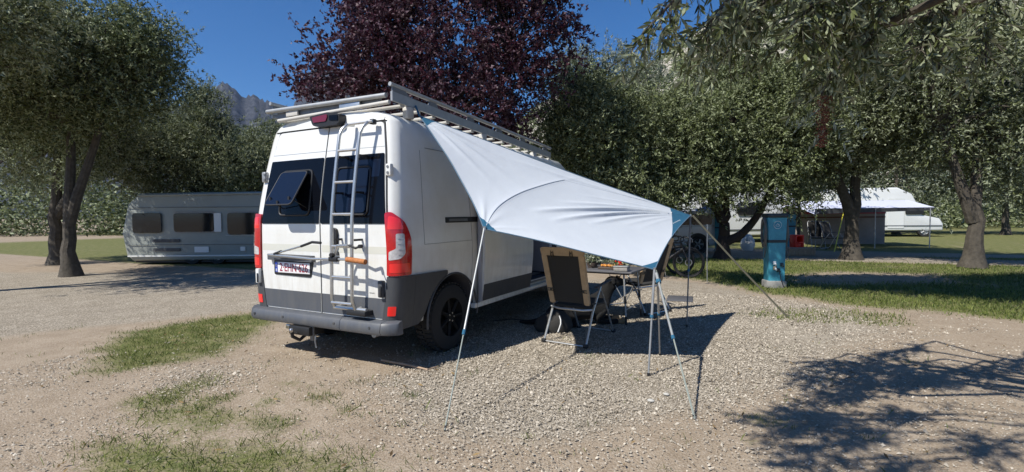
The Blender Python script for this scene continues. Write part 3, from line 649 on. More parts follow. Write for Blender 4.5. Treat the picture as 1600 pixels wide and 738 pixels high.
# opening windows: closed one right, flap open left
def ring_patch(x0, x1, z0, z1, r, wd, name, mt, parent, lift, th):
    pts = [rear(p[0], p[1], lift) for p in rpoly([(x0, z0), (x1, z0), (x1, z1), (x0, z1)], r, 6)]; pts.append(pts[0]); pts.append(pts[1])
    return MB().tube(pts, th, 8).build(name, mt, parent)
ring_patch(.26, .69, 1.50, 1.965, .05, .01, 'window_frame', M['black'], dr, .024, .010)
patch(rear, rpoly([(.28, 1.52), (.67, 1.52), (.67, 1.95), (.28, 1.95)], .05), .012, 'opening_window', M['acryl'], dr, lift=.02, smooth=60)
patch(rear, rpoly([(.44, 1.86), (.80, 1.86), (.80, 2.03), (.44, 2.03)], .02), .001, 'sky_reflection_patch', M['acryl'], dr, lift=.019, smooth=60)  # lighter patch paints the sky's reflection onto the dark glass
ring_patch(-.56, -.10, 1.50, 1.965, .06, .01, 'window_frame', M['black'], dl, .022, .011)
patch(rear, rpoly([(-.54, 1.52), (-.12, 1.52), (-.12, 1.94), (-.54, 1.94)], .05), .001, 'inner_pane', M['glass'], dl, lift=.019)
ft, fbm_ = Vector((-.335, rear_y(-.3, 1.95)-.045, 1.945)), Vector((-.29, -.24, 1.58))
def flap(u, v, o):
    ax = (fbm_-ft).normalized(); n = Vector((1, 0, 0)).cross(ax).normalized()
    if n.y > 0: n = -n
    p = Vector((ft.x+(fbm_.x-ft.x)*(-v/.45)+u, 0, 0)); q = ft+ax*(-v); return (p.x, q.y+n.y*o, q.z+n.z*o)
fl = patch(flap, rpoly([(-.20, -.43), (.20, -.43), (.20, 0), (-.20, 0)], .05), .014, 'open_window_flap', M['acryl'], dl, du=.2, label='top hinged rear window standing open')
mm = MB(); pts = [flap(p[0], p[1], .01) for p in rpoly([(-.20, -.43), (.20, -.43), (.20, 0), (-.20, 0)], .05, 6)]; mm.tube(pts+pts[:2], .008, 6)
for q in ((-.14, -.36), (.14, -.36), (0, -.41)): mm.box(flap(q[0], q[1], .022), (.025, .012, .035))
mm.build('flap_rim', M['black'], dl)
mm = MB()
for s in (-.18, .18): MB().tube([flap(s, -.36, 0), (-.32+s, rear_y(-.3, 1.72)-.02, 1.56)], .005, 6).build('window_stay', M['black'], dl)
# handle on right door
patch(rear, rpoly([(.215, 1.17), (.30, 1.17), (.31, 1.36), (.225, 1.38)], .035), .03, 'door_handle', M['black'], dr, lift=.012)
patch(rear, rpoly([(.24, 1.10), (.31, 1.10), (.31, 1.14), (.24, 1.14)], .01), .02, 'lock_cover', M['clad'], dr, lift=.012)
# hinges
for (xc, z) in ((.895, 1.92), (-.855, 1.92)):
    mm = MB(); yv = rear_y(xc, z)
    mm.box((xc+.01*(1 if xc > 0 else -1), yv-.012, z), (.06, .05, .115), bev=.012)
    h_ = mm.build('hinge', M['paint'] if xc > 0 else M['alu_dull'], van)
    for dz in (-.028, .028): MB().lathe([(0, -.006), (.013, -.006), (.013, .0), (0, .0)], (xc+.01, yv-.037, z+dz), 'Y', 12).build('bolt', M['alu_dark'], h_)
for xc, z in ((.865, .80), (-.90, .84)):
    hb = MB().box((xc, rear_y(xc, z)-.035, z), (.055, .05, .16), bev=.01).build('lower_hinge', M['clad'] if xc > 0 else M['paint'], van)
    MB().box((xc+.012, rear_y(xc, z)-.063, z-.02), (.02, .008, .10), bev=.003).build('hinge_cover', M['black'], hb)
# header spoiler above doors
hp = [(-.70, 2.425), (-.45, 2.47), (-.2, 2.50), (.1, 2.515), (.4, 2.505), (.66, 2.47), (.78, 2.44), (.78, 2.413), (-.70, 2.413)]
patch(rear, rpoly(hp, .03), .012, 'roof_header', M['paint'])
patch(rear, [(-.78, 2.404), (.80, 2.404), (.80, 2.412), (-.78, 2.412)], .006, 'rain_gutter', M['paint_shut'])
# third brake light
mm = MB(); Tm = Matrix.Translation((.06, rear_y(0, 2.45)+.03, 2.40)) @ Matrix.Rotation(R(90), 4, 'X')
mm.prism(rpoly([(-.21, .115), (-.165, .02), (-.10, .0), (.17, .0), (.215, .03), (.215, .105), (.05, .135)], .02), .13, Tm)
bl = mm.build('brake_light', M['black'], van)
mm = MB(); mm.prism(rpoly([(-.165, .10), (-.145, .045), (.03, .045), (.055, .09), (.05, .115)], .012), .008, Matrix.Translation((0, -.131, 0)) @ Tm); mm.build('red_lens', M['reddark'], bl)
mm = MB(); mm.prism(rpoly([(.08, .05), (.20, .04), (.20, .095), (.08, .10)], .01), .006, Matrix.Translation((0, -.131, 0)) @ Tm); mm.build('camera_window', M['glass'], bl)
# tail lights (wrap the corner)
def corner(u, v, o):
    """u<0: on the rear face measured inwards from the corner; u>0: along the side"""
    c = hw(v); r_ = .10
    if u < 0: x = c-r_+u; return (x, rear_y(x, v)-o, v)
    a = min(u/(r_*1.57), 1.0)*math.pi/2
    if u < r_*1.57:
        x = c-r_+r_*math.sin(a)
        yv = rear_y(c-r_, v)+r_*(1-math.cos(a)); return (x+math.sin(a)*o, yv-math.cos(a)*o, v)
    return (c+o, rear_y(c-r_, v)+r_+(u-r_*1.57), v)
def cornerL(u, v, o): p = corner(u, v, o); return (-p[0], p[1], p[2])
for fm, ins in ((corner, 0.0), (cornerL, -.055)):
    tl = patch(fm, rpoly([(-.005+ins, .925), (.225, .925), (.235, 1.28), (.165, 1.42), (.05, 1.525), (-.005+ins, 1.515)], [.015, .02, .08, .08, .06, .03]), .028, 'tail_light', M['red'], du=.03, dv=.1, smooth=40)
    patch(fm, rpoly([(.015+ins, 1.07), (.10, 1.085), (.14, 1.13), (.14, 1.32), (.075, 1.32), (.07, 1.18), (.015+ins, 1.15)], .015), .004, 'reversing_lens', M['lens'], tl, du=.03, lift=.0285, smooth=40)
    patch(fm, rpoly([(.015+ins, 1.36), (.14, 1.36), (.11, 1.46), (.03+ins, 1.49)], .02), .003, 'indicator_lens', M['redhi'], tl, du=.03, lift=.0285, smooth=40)
    patch(fm, rpoly([(.02+ins, .955), (.20, .955), (.20, 1.04), (.02+ins, 1.04)], .015), .003, 'fog_lens', M['redhi'], tl, du=.03, lift=.0285, smooth=40)
    for zz_ in (1.12, 1.17, 1.22, 1.27): patch(fm, [(.085+ins, zz_), (.132, zz_), (.132, zz_+.006), (.085+ins, zz_+.006)], .002, 'lens_rib', M['alu'], tl, du=.03, lift=.0325)
    # corner bumper cladding
    bc = patch(fm, rpoly([(-.03+ins, .43), (.10, .40), (.42, .405), (.50, .50), (.56, .66), (.70, .80), (.84, .865), (.84, .905), (-.01+ins, .918)], [.02, .02, .04, .03, .03, .03, .01, .02, .01]), .02, 'bumper_corner', M['clad'], du=.04, dv=.1, smooth=40)
    patch(fm, rpoly([(.022+ins, .545), (.085, .545), (.085, .635), (.022+ins, .635)], .008), .006, 'reflector', M['redhi'], bc, du=.03, lift=.021, smooth=40)
    patch(fm, [(.30, .43), (.304, .43), (.304, .90), (.30, .90)], .0015, 'panel_seam', M['black'], bc, lift=.021)
# bumper with step
def bump_prof(x):
    e = max(0, abs(x)-.86)/.20; back = .11*e**2.2
    y0 = -.115+back; return [(y0+.02, .375), (y0, .405), (y0+.012, .478), (y0+.035, .497), (.03+back*.2, .503), (.06, .375)]
def bumper_piece(x0, x1, name='bumper_segment', n=10):
    vs = []; xsn = np.linspace(x0, x1, n)
    for x in xsn: vs += [(x, p[0], p[1]) for p in bump_prof(x)]
    fs = [(i*6+j, i*6+(j+1) % 6, (i+1)*6+(j+1) % 6, (i+1)*6+j) for i in range(n-1) for j in range(6)]+[tuple(range(6)), tuple(range((n-1)*6, n*6))]
    return MB().add(vs, fs)
bpn = empty('bumper'); bpn.parent = van
for a, b in ((-1.04, -.93), (-.925, .395), (.40, .905), (.91, 1.045)): bumper_piece(a, b).build('bumper_segment', M['clad_door'], bpn, smooth=50)
MB().box((0, .0, .42), (1.9, .15, .06)).build('bumper_core', M['black'], bpn)
for xc in (-.88, -.42, .32, .78): MB().lathe([(0, -.004), (.012, -.004), (.014, .0), (.014, .02)], (xc, bump_prof(xc)[1][0]-.002+.006, .44), 'Y', 16).build('parking_sensor', M['clad'], bpn)
# number plate
gar = patch(rear, rpoly([(-.715, 1.025), (-.03, 1.02), (-.03, 1.085), (-.715, 1.09)], .012), .045, 'plate_light_bar', M['clad_door'], dl, lift=.012)
fr = patch(rear, rpoly([(-.655, .868), (-.09, .858), (-.05, 1.02), (-.655, 1.02)], .02), .008, 'plate_frame', M['black'], van, lift=.0125)
rot_b = Matrix.Rotation(R(90), 4, 'X')
yp = rear_y(-.36, .95)-.024
pl_ = MB().box((-.36, yp, .948), (.525, .006, .112), bev=.002).build('number_plate', M['plate'], van)
MB().box((-.604, yp-.0035, .948), (.036, .003, .108)).build('country_strip', M['plate_blue'], pl_)
def text(body, size, loc, rot, mt, name, parent, ext=.001, sx=1.0, align='CENTER', bold=0.0):
    cu = bpy.data.curves.new(name, 'FONT'); cu.body = body; cu.size = size; cu.extrude = ext; cu.align_x = align; cu.align_y = 'CENTER'; cu.offset = bold
    o = bpy.data.objects.new(name, cu); COL.objects.link(o); dg = bpy.context.evaluated_depsgraph_get(); me = bpy.data.meshes.new_from_object(o.evaluated_get(dg))
    bpy.data.objects.remove(o); me.name = name; me.materials.append(mt); o = bpy.data.objects.new(name, me); COL.objects.link(o)
    o.matrix_local = Matrix.Translation(loc) @ rot @ Matrix.Diagonal((sx, 1, 1, 1)); o.parent = parent; return o
text('2\u00b7EHN\u00b7626', .120, (-.338, yp-.0045, .945), rot_b, M['plate_red'], 'plate_number', pl_, sx=.80, bold=.0006)
text('B', .04, (-.604, yp-.006, .915), rot_b, M['white'], 'country_letter', pl_)
mm = MB()
for k in range(12):
    a = k*math.pi/6; mm.box((-.604+.012*math.cos(a), yp-.006, .965+.012*math.sin(a)), (.003, .001, .003))
mm.build('star_ring', M['yellow'], pl_)
mm = MB().box((-.36, yp+.004, .948), (.56, .006, .15), bev=.003); mm.build('plate_holder', M['black'], van)
# small dark badge line low on the right door
text('......', .05, (.73, rear_y(.7, .75)-.016, .765), rot_b, M['black'], 'small_lettering', dr, sx=1)
# side cladding, door track, panel lines
for sf in (side, sideL):
    patch(sf, rpoly([(1.47, .44), (4.4, .44), (4.4, .68), (1.42, .68), (1.38, .55)], .02), .010, 'side_trim', M['clad'], lift=.003) if sf is sideL else None
    patch(sf, [(.52, 2.18), (4.2, 2.18), (4.2, 2.186), (.52, 2.186)], .001, 'roof_seam', M['alu_dark'])
for (u, a, b) in ((.42, 1.2, 2.15), (1.30, .70, 2.30), (2.10, .72, 2.3)):
    patch(side, [(u, a), (u+.004, a), (u+.004, b), (u, b)], .0008, 'panel_seam', M['seam'])
patch(side, [(.42, 1.196), (1.3, 1.196), (1.3, 1.2), (.42, 1.2)], .0008, 'panel_seam', M['seam'])
tk = patch(side, rpoly([(.80, 1.405), (2.46, 1.405), (2.46, 1.465), (.80, 1.465)], .008), .004, 'door_track', M['black'], lift=.002)
patch(side, [(.86, 1.42), (1.22, 1.42), (1.22, 1.448), (.86, 1.448)], .008, 'track_slider', M['alu_dark'], tk, lift=.004)
# wheel arch lip
for sx in (-1, 1):
    pts = [(sx*(1.025), .93+.475*math.cos(a), .38+.475*math.sin(a)) for a in np.linspace(-.1, math.pi+.1, 30)]
    MB().tube(pts, .012, 6).build('wheel_arch_lip', M['clad'], van)
# white sill below the sliding door
MB().box((1.0, 2.50, .425), (.07, 2.30, .06), bev=.012).build('sill', M['paint'], van)
MB().box((.80, 3.14, .50), (.40, 1.34, .025), bev=.004).build('entry_step', M['alu_dark'], van)
# sliding door parked over the rear panel
def sdoor(u, v, o): return (hw(v)+.075+o, u, v-.022*max(0., u)*max(0., (v-2.)/.5))
sd = patch(sdoor, rpoly([(1.41, .46), (2.72, .46), (2.72, 2.20), (1.41, 2.20)], .05), .03, 'sliding_door', M['paint'], label='sliding side door pushed open', du=.1)
patch(sdoor, rpoly([(1.425, .475), (2.715, .475), (2.715, .672), (1.425, .672)], .01), .005, 'door_lower_trim', M['clad'], sd, lift=.031)
patch(sdoor, rpoly([(2.56, 1.18), (2.68, 1.18), (2.68, 1.26), (2.56, 1.26)], .02), .02, 'slide_handle', M['black'], sd, lift=.031)
patch(sdoor, rpoly([(1.52, 1.47), (2.62, 1.47), (2.62, 2.05), (1.52, 2.05)], .05), .002, 'side_window', M['glass'], sd, lift=.031, smooth=60)
MB().box((1.075, 1.405, 1.2), (.05, .014, 1.45), bev=.004).build('door_edge', M['grey_door'], sd)
# inside the opening: cabinet, bulkhead, hanging jacket
MB().box((.55, 3.72, 1.25), (.85, .10, 1.35), bev=.01).build('cabinet', M['grey_door'], van)
MB().box((.62, 2.56, 1.1), (.55, .14, 1.1), bev=.01).build('cabinet', M['grey_door'], van)
MB().box((.1, 3.1, .56), (1.4, 1.2, .04)).build('floor_panel', M['clad'], van)
mm = MB(); mm.tube([(.93, 3.05, 1.85), (.94, 3.06, 1.5), (.93, 3.05, 1.25), (.94, 3.07, 1.1)], [.05, .13, .12, .05], 10); mm.build('hanging_jacket', M['mesh'], van)
# side windows, windscreen, mirror, headlights (front)
for sf in (side, sideL):
    patch(sf, rpoly([(4.05, 1.42), (4.62, 1.42), (4.50, 2.05), (4.05, 2.05)], .06), .003, 'cab_window', M['glass'])
mm = MB(); mm.add([(-.86, 5.44, 1.47), (.86, 5.44, 1.47), (.80, 4.86, 2.24), (-.80, 4.86, 2.24)], [(0, 1, 2, 3)]); mm.build('windscreen', M['glass'], van)
for sx in (-1, 1):
    mm = MB(); mm.box((sx*1.17, 4.75, 1.62), (.22, .09, .34), bev=.04); mm.tube([(sx*1.0, 4.75, 1.55), (sx*1.1, 4.75, 1.55)], .03, 8); mm.build('wing_mirror', M['black'], van)
    MB().box((sx*.72, 5.86, 1.02), (.26, .14, .22), bev=.04).build('headlight', M['lens'], van)
MB().box((0, 5.93, .55), (1.7, .2, .30), bev=.06).build('front_bumper', M['clad'], van)
# wheels
def wheel(x, y, sx):
    wv = empty('wheel', (x, y, WR)); wv.parent = van; t = .11*sx
    MB().lathe([(.21, -t), (.30, -t*1.08), (.35, -t*.9), (WR, -t*.6), (WR, t*.6), (.35, t*.9), (.30, t*1.08), (.21, t)], (0, 0, 0), 'X', 48).build('tyre', M['rubber'], wv)
    mm = MB(); mm.lathe([(.21, t), (.205, t*.7), (.19, t*.3), (.0, t*.3)], (0, 0, 0), 'X', 40)
    for k in range(7):
        a = k*2*math.pi/7; c, s = math.cos(a), math.sin(a)
        mm.tube([(t*.75, .05*c, .05*s), (t*.85, .205*c, .205*s)], [.024, .018], 6)
    mm.lathe([(.0, t*.95), (.05, t*.95), (.065, t*.6)], (0, 0, 0), 'X', 20)
    mm.build('rim', M['rim'], wv); m2 = MB()
    for k in range(5):
        a = k*2*math.pi/5; m2.lathe([(0, t*1.0), (.009, t*1.0), (.009, t*.6)], (0, .045*math.cos(a), .045*math.sin(a)), 'X', 8)
    m2.build('wheel_bolts', M['steel'], wv)
    m3 = MB()
    for k in range(40):
        for s in (-1, 1):
            a = (k+.25*s)*2*math.pi/40; m3.box((s*.055, (WR+.004)*math.cos(a), (WR+.004)*math.sin(a)), (.075, .03, .016), Matrix.Rotation(a-math.pi/2, 3, 'X'))
    m3.build('tread', M['rubber'], wv)
for y in WY:
    for sx in (-1, 1): wheel(sx*.885, y, sx)
# underbody, exhaust, tow hitch
MB().box((0, 2.9, .40), (1.5, 5.0, .14), bev=.03).build('underbody', M['black'], van)
MB().tube([(.55, .9, .30), (.6, .4, .30), (.62, .12, .31)], .03, 10).build('exhaust', M['alu_dull'], van)
MB().tube([(-.80, .93, .36), (.80, .93, .36)], .05, 10).build('rear_axle', M['black'], van)
mm = MB(); mm.box((-.17, -.02, .32), (.30, .20, .09), bev=.01); mm.tube([(-.17, -.02, .27), (-.18, -.10, .22), (-.20, -.17, .27), (-.20, -.18, .33)], .018, 8)
hb = mm.build('tow_bar', M['black'], van)
mm = MB(); mm.lathe([(0, .36), (.018, .355), (.025, .34), (.018, .32), (.012, .31)], (-.20, -.18, 0), 'Z', 16); mm.box((-.36, -.07, .335), (.10, .03, .05), bev=.008); mm.build('tow_ball', M['steel'], hb)
mm = MB(); mm.box((-.04, -.06, .30), (.05, .03, .16), bev=.01); mm.tube([(.03, -.08, .28), (.035, -.09, .23), (.03, -.08, .19), (.04, -.08, .16)], .009, 6); mm.build('socket_bracket', M['alu_dark'], hb)
# ladder on the right door
lad = empty('ladder'); lad.parent = van; LX = (.335, .60)
def ladx(z): return .045*(z-.6)/1.7
for i, x0 in enumerate(LX):
    pts = [(x0+ladx(.6)+.01, -.035, .60), (x0+ladx(.62), -.10, .60), (x0+ladx(.68), -.135, .68)]
    pts += [(x0+ladx(z), -.14+.11*max(0, (z-1.4)/.9)**1.3, z) for z in np.linspace(.75, 2.27, 14)]
    pts += [(x0+ladx(2.3)+.01, -.01, 2.33), (x0+ladx(2.3)+.03, .035, 2.375), (x0+.09, .11, 2.385)]
    MB().tube(pts, .0175, 10).build('ladder_rail', M['alu'], lad)
for z in (.655, .905, 1.20, 1.505, 1.81, 2.115):
    yv = -.14+.11*max(0, (z-1.4)/.9)**1.3; MB().tube([(LX[0]+ladx(z), yv, z), (LX[1]+ladx(z), yv, z)], .014, 8).build('rung', M['alu'], lad)
MB().tube([(LX[0]+.06, .045, 2.38), (LX[1]+.13, .045, 2.385)], .013, 8).build('rung', M['alu'], lad)
MB().tube([(LX[0]-.01, -.10, .60), (LX[1]+.13, -.085, .60)], .018, 8).build('rung', M['alu'], lad)
MB().box((LX[1]+.02, -.055, .565), (.24, .13, .05), bev=.01).build('ladder_bracket', M['black'], lad)
MB().box((LX[1]+.11, .075, 2.385), (.05, .05, .05), bev=.008).build('ladder_bracket', M['black'], lad)
mm = MB()
for z in (1.2, 1.65, 2.0):
    for x0 in LX: MB().box((x0+ladx(z), (-.14+.11*max(0, (z-1.4)/.9)**1.3+rear_y(x0, z))/2, z+.06), (.02, abs(-.14+.11*max(0, (z-1.4)/.9)**1.3-rear_y(x0, z)), .02)).build('stand_off', M['black'], lad)

# folded bike carrier bar hanging on the ladder
cr = empty('carrier_arm', (.45, -.2, 1.0), 0, 'long silver carrier bar with orange foam end hung across the ladder', 'bike carrier')
def rel(p): return (p[0]-.45, p[1]+.2, p[2]-1.0)
def tb_(pts, r, name, mt, n=8): return MB().tube([rel(p) for p in pts], r, n).build(name, mt, cr)
tb_([(-.62, -.10, 1.085), (.10, -.17, 1.07), (.66, -.19, 1.085)], .013, 'long_bar', M['alu'])
tb_([(.60, -.19, 1.085), (.84, -.20, 1.07)], .024, 'foam_grip', M['cork'], 12)
tb_([(-.45, -.12, 1.11), (-.05, -.16, 1.19)], .010, 'short_arm', M['alu'])
tb_([(-.52, -.11, 1.095), (-.40, -.12, 1.125)], .016, 'arm_end', M['black'])
tb_([(-.05, -.16, 1.19), (.12, -.17, 1.235), (.24, -.17, 1.23)], .013, 'arm_joint', M['black'])
tb_([(.42, -.18, 1.11), (.47, -.18, 1.21), (.60, -.18, 1.215)], .012, 'upright_arm', M['alu'])
tb_([(.62, -.18, 1.215), (.70, -.18, 1.19), (.78, -.18, 1.215)], .011, 'hook_arm', M['black'])
tb_([(.78, -.18, 1.21), (.83, -.18, 1.10)], .006, 'strap', M['alu_dull'])
mm = MB(); mm.box(rel((.43, -.185, 1.08)), (.11, .05, .045), bev=.008); mm.lathe([(0, -.02), (.02, -.02), (.02, .02)], rel((.42, -.2, 1.12)), 'Y', 12); mm.lathe([(0, -.015), (.018, -.015), (.018, .02)], rel((.78, -.2, 1.21)), 'Y', 12); mm.build('clamp', M['black'], cr)
# roof rack
rk = empty('roof_rack'); rk.parent = van
def rz(y, z0): return z0-.050*y
for sx, xo in ((1, .85), (-1, -.88)):
    mm = MB(); n = 12; yy = np.linspace(.18, 4.0, n)
    for a, b in zip(yy[:-1], yy[1:]): mm.add([(xo+dx, y, rz(y, z)) for y in (a, b) for dx, z in ((-.012, 2.60), (.012, 2.60), (.012, 2.69), (-.012, 2.69))], [(0, 1, 5, 4), (1, 2, 6, 5), (2, 3, 7, 6), (3, 0, 4, 7)]+([(0, 3, 2, 1)] if a == yy[0] else [])+([(4, 5, 6, 7)] if b == yy[-1] else []))
    mm.build('side_beam', M['alu_dull'], rk, smooth=20)
    MB().tube([(xo, y, rz(y, 2.755)) for y in np.linspace(.16, 4.0, 6)], .021, 10).build('top_rail', M['alu_dull'], rk)
    for y in (.19, .75, 1.5, 2.2, 2.9, 3.7):
        T2 = Matrix.Translation((xo-.011, y, rz(y, 2.68))) @ Matrix.Rotation(R(90), 4, 'Z') @ Matrix.Rotation(R(90), 4, 'X')
        MB().prism([(0, 0), (.26, 0), (.14, .075), (0, .085)] if y < .3 else [(0, 0), (.17, 0), (.12, .08), (.05, .08)], .022, T2).build('rail_bracket', M['alu_dark'], rk)
    for y in (.45, 1.9, 3.4):
        MB().box((xo-.02*sx, y, rz(y, 2.54)), (.07, .10, .12), bev=.01).build('rack_foot', M['cream'], rk)
for k in range(15):
    y = .34+k*.26; MB().box((-.015, y, rz(y, 2.585)), (1.72, .06, .022), bev=.004).build('cross_slat', M['cream'], rk)
MB().tube([(-.92, .15, 2.655), (.80, .16, 2.645)], .024, 12).build('rear_roller', M['alu_dull'], rk)
mm = MB(); mm.prism([(-.91, 2.62), (-.50, 2.62), (-.50, 2.55), (-.64, 2.54)], .012, Matrix.Translation((0, .2, 0)) @ rot_b); mm.build('end_plate', M['alu_dark'], rk)
MB().box((-.05, .20, 2.61), (1.50, .02, .05)).build('end_plate', M['alu_dark'], rk)
MB().box((.32, .165, 2.595), (.28, .02, .055), bev=.004).build('end_plate', M['alu'], rk)
MB().box((-.53, .165, 2.60), (.18, .02, .05), bev=.004).build('end_plate', M['cream'], rk)
MB().tube([(-.72, .14, 2.535), (.84, .16, 2.575)], .020, 12).build('lower_rail', M['cream'], rk)

# ------------------------------------------------------------------ sun sail
A_, B_, C_, D_ = [Vector(p) for p in ((.93, .50, 2.49), (1.80, .30, 1.365), (3.14, 1.12, .965), (3.13, 3.35, 1.452))]
sail = empty('sun_sail', (2.2, 1.4, 0), 0, 'pale blue sun sail with darker blue corners stretched from the van roof', 'awning')
def sailp(u, v):
    # edges pulled slightly inwards, gentle belly
    p = A_*(1-u)*(1-v)+D_*u*(1-v)+B_*(1-u)*v+C_*u*v
    n = (D_-A_).cross(B_-A_).normalized()
    if n.z < 0: n = -n
    p = p-Vector((0, 0, 1))*(.16*(4*u*(1-u))*(4*v*(1-v))*.35)
    # pull the long edges inwards (catenary cut)
    cen = (A_+B_+C_+D_)/4
    e = .018*(4*u*(1-u))*(abs(2*v-1)**6)+.04*(4*v*(1-v))*(abs(2*u-1)**6); p = p+(cen-p)*e
    # folds fanning out of the D corner
    du, dv = (1-u), v; rr = math.hypot(du, dv*.6); a = math.atan2(dv, du+1e-6); h = 0
    for (a0, wd, am, r1) in ((.66, .022, .020, .62), (.76, .020, .046, .80), (.86, .020, .042, .74), (.96, .022, .026, .56), (1.08, .02, .012, .40), (.50, .02, .010, .5), (.16, .03, .010, .8), (1.2, .03, .008, .35)):
        h += am*math.exp(-((a-a0)/wd)**2)*min(1, rr/.10)*max(0, 1-(rr/r1)**3)*min(1, 14*rr*.12+.25)
    # folds near A
    ra = math.hypot(u, v*.7); aa = math.atan2(v, u+1e-6)
    for (a0, wd, am) in ((.55, .07, .012), (.95, .07, .016), (1.25, .05, .012)): h += am*math.exp(-((aa-a0)/wd)**2)*min(1, ra/.06)*math.exp(-(ra/.22)**2)*2
    # near B
    rb = math.hypot(u, (1-v)); ab = math.atan2(1-v, u+1e-6)
    for (a0, wd, am) in ((.9, .10, .004), (1.3, .06, .007), (.4, .06, .003)): h += am*math.exp(-((ab-a0)/wd)**2)*min(1, rb/.05)*math.exp(-(rb/.25)**2)*2
    # seam crease from B towards the middle of the A-D edge
    sx0, sy0, sx1, sy1 = 0.02, .97, .47, .13
    L = math.hypot(sx1-sx0, sy1-sy0); dd = ((u-sx0)*(sy1-sy0)-(v-sy0)*(sx1-sx0))/L; tt = ((u-sx0)*(sx1-sx0)+(v-sy0)*(sy1-sy0))/L/L
    if -.05 < tt < 1.1: h += .026*math.exp(-abs(dd)/.10)*math.sin(min(1, max(0, tt))*math.pi)**.5+.004*math.exp(-(dd/.006)**2)
    h += .004*math.sin(9*u+5*v)+.002*math.sin(17*v-6*u+1)
    return p+n*h
def sail_build():
    N = 130; bm = bmesh.new(); g = [[bm.verts.new((i/N, j/N, 0)) for j in range(N+1)] for i in range(N+1)]
    for i in range(N):
        for j in range(N): bm.faces.new((g[i][j], g[i+1][j], g[i+1][j+1], g[i][j+1]))
    cuts = {'D': ((.905, 0), (1, .50)), 'C': ((.92, 1), (1, .89)), 'B': ((.075, 1), (0, .90)), 'A': ((.045, 0), (0, .09))}
    for k, (p, q) in cuts.items():
        dx, dy = q[0]-p[0], q[1]-p[1]; bmesh.ops.bisect_plane(bm, geom=bm.verts[:]+bm.edges[:]+bm.faces[:], plane_co=(p[0], p[1], 0), plane_no=(-dy, dx, 0), dist=1e-6)
    cor = {'A': (0, 0), 'B': (0, 1), 'C': (1, 1), 'D': (1, 0)}
    def where(c):
        for k, (p, q) in cuts.items():
            s = lambda x, y: (q[0]-p[0])*(y-p[1])-(q[1]-p[1])*(x-p[0])
            if s(c.x, c.y)*s(*cor[k]) > 0: return k
        return 'M'
    lab = {f: where(f.calc_center_median()) for f in bm.faces}
    bm.verts.index_update(); P = [sailp(v.co.x, v.co.y) for v in bm.verts]
    for k in ('M', 'A', 'B', 'C', 'D'):
        fs = [[v.index for v in f.verts] for f in bm.faces if lab[f] == k]; used = sorted({i for f in fs for i in f}); ix = {i: n for n, i in enumerate(used)}
        me = bpy.data.meshes.new('x'); me.from_pydata([P[i] for i in used], [], [[ix[i] for i in f] for f in fs]); me.materials.append(M['tarp'] if k == 'M' else M['tarp_blue'])
        me.polygons.foreach_set('use_smooth', [True]*len(me.polygons)); nm = 'sail_fabric' if k == 'M' else 'corner_patch'; me.name = nm
        o = bpy.data.objects.new(nm, me); COL.objects.link(o); o.parent = sail; o.matrix_parent_inverse = Matrix.Translation((-2.2, -1.4, 0))
        if k == 'D': o['label'] = 'large blue corner with small white lettering'
    bm.free()
sail_build()
def inv(o): o.matrix_parent_inverse = Matrix.Translation((-2.2, -1.4, 0)); return o
for nm, fn in (('hem', lambda t: sailp(t, 0)), ('hem', lambda t: sailp(t, 1)), ('hem', lambda t: sailp(0, t)), ('hem', lambda t: sailp(1, t))):
    inv(MB().tube([fn(t) for t in np.linspace(0, 1, 60)], .0055, 6).build(nm, M['hemm'] if 'hemm' in M else M['tarp_blue'], sail))
inv(MB().tube([sailp(.02+.45*t, .97-.84*t)+Vector((0, 0, .001)) for t in np.linspace(0, 1, 60)], .0035, 5).build('seam', M['seam_cloth'], sail))
inv(MB().tube([sailp(.47+.435*t, .13-.13*t)+Vector((0, 0, -.001)) for t in np.linspace(0, 1, 40)], .0025, 5).build('seam', M['seam_cloth'], sail))
# small white lettering, too small to read, along the big blue corner
mm = MB(); r2 = random.Random(4)
for k in range(7):
    t = k/7; u, v = .955+.022*t, .25-.11*t
    p = sailp(u, v); q = sailp(u+.007, v+.012*r2.uniform(.4, 1)); s_ = (sailp(u+.0015, v-.009)-p)
    up_ = Vector((-.3, -.5, .6)).normalized()*.006
    mm.add([p+up_, p+s_*.6+up_, q+s_*.6+up_, q+up_], [(0, 1, 2, 3)])
inv(mm.build('lettering', M['white'], sail, smooth=0))
for P_, nm in ((C_, 1), (D_, 1), (B_, 1)):
    inv(MB().tube([P_+Vector((0, 0, -.02)), P_+Vector((0, 0, .02))], .014, 10).build('corner_ring', M['steel'], sail))
inv(MB().tube([A_, (.87, .52, 2.60)], .010, 6).build('roof_strap', M['tarp_blue'], sail))

# poles and guy lines
def pole(pts, segs, label, extra=None, cat='tent pole', group='poles and guy lines of the sun sail', name='awning_pole'):
    """pts: foot -> top ; segs: [(t0, t1, r, material)]"""
    a, b = Vector(pts[0]), Vector(pts[1]); root = empty(name, a, 0, label, cat, group)
    for (t0, t1, r, mk) in segs:
        MB().tube([(b-a)*t0, (b-a)*t1], r, 10).build('pole_section', M[mk], root)
        if t0 > 0: MB().tube([(b-a)*(t0-.012), (b-a)*(t0+.012)], r*1.45, 10).build('clamp', M['tarp_blue' if r > .009 else 'black'], root)
    MB().tube([(0, 0, -.01), (b-a).normalized()*.03], segs[0][2]*1.5, 8).build('pole_foot', M['black'], root)
    return root
fB = gnd(695, 672); fC1 = gnd(1013, 588); fC2 = gnd(1031, 555); fC3 = gnd(1085, 655); fD = gnd(1073, 511); fG = gnd(1232, 497)
pole((fB, B_+Vector((.005, -.012, .0))), [(0, .42, .0055, 'pole_fg'), (.42, 1, .0095, 'alu_dull')], 'slanting silver pole nearest the van wheel reaching to the sail corner')
pole((fC1, C_+Vector((0, 0, .02))), [(0, .55, .009, 'alu_dull'), (.55, 1, .012, 'alu_dull')], 'upright pole under the lowest sail corner')
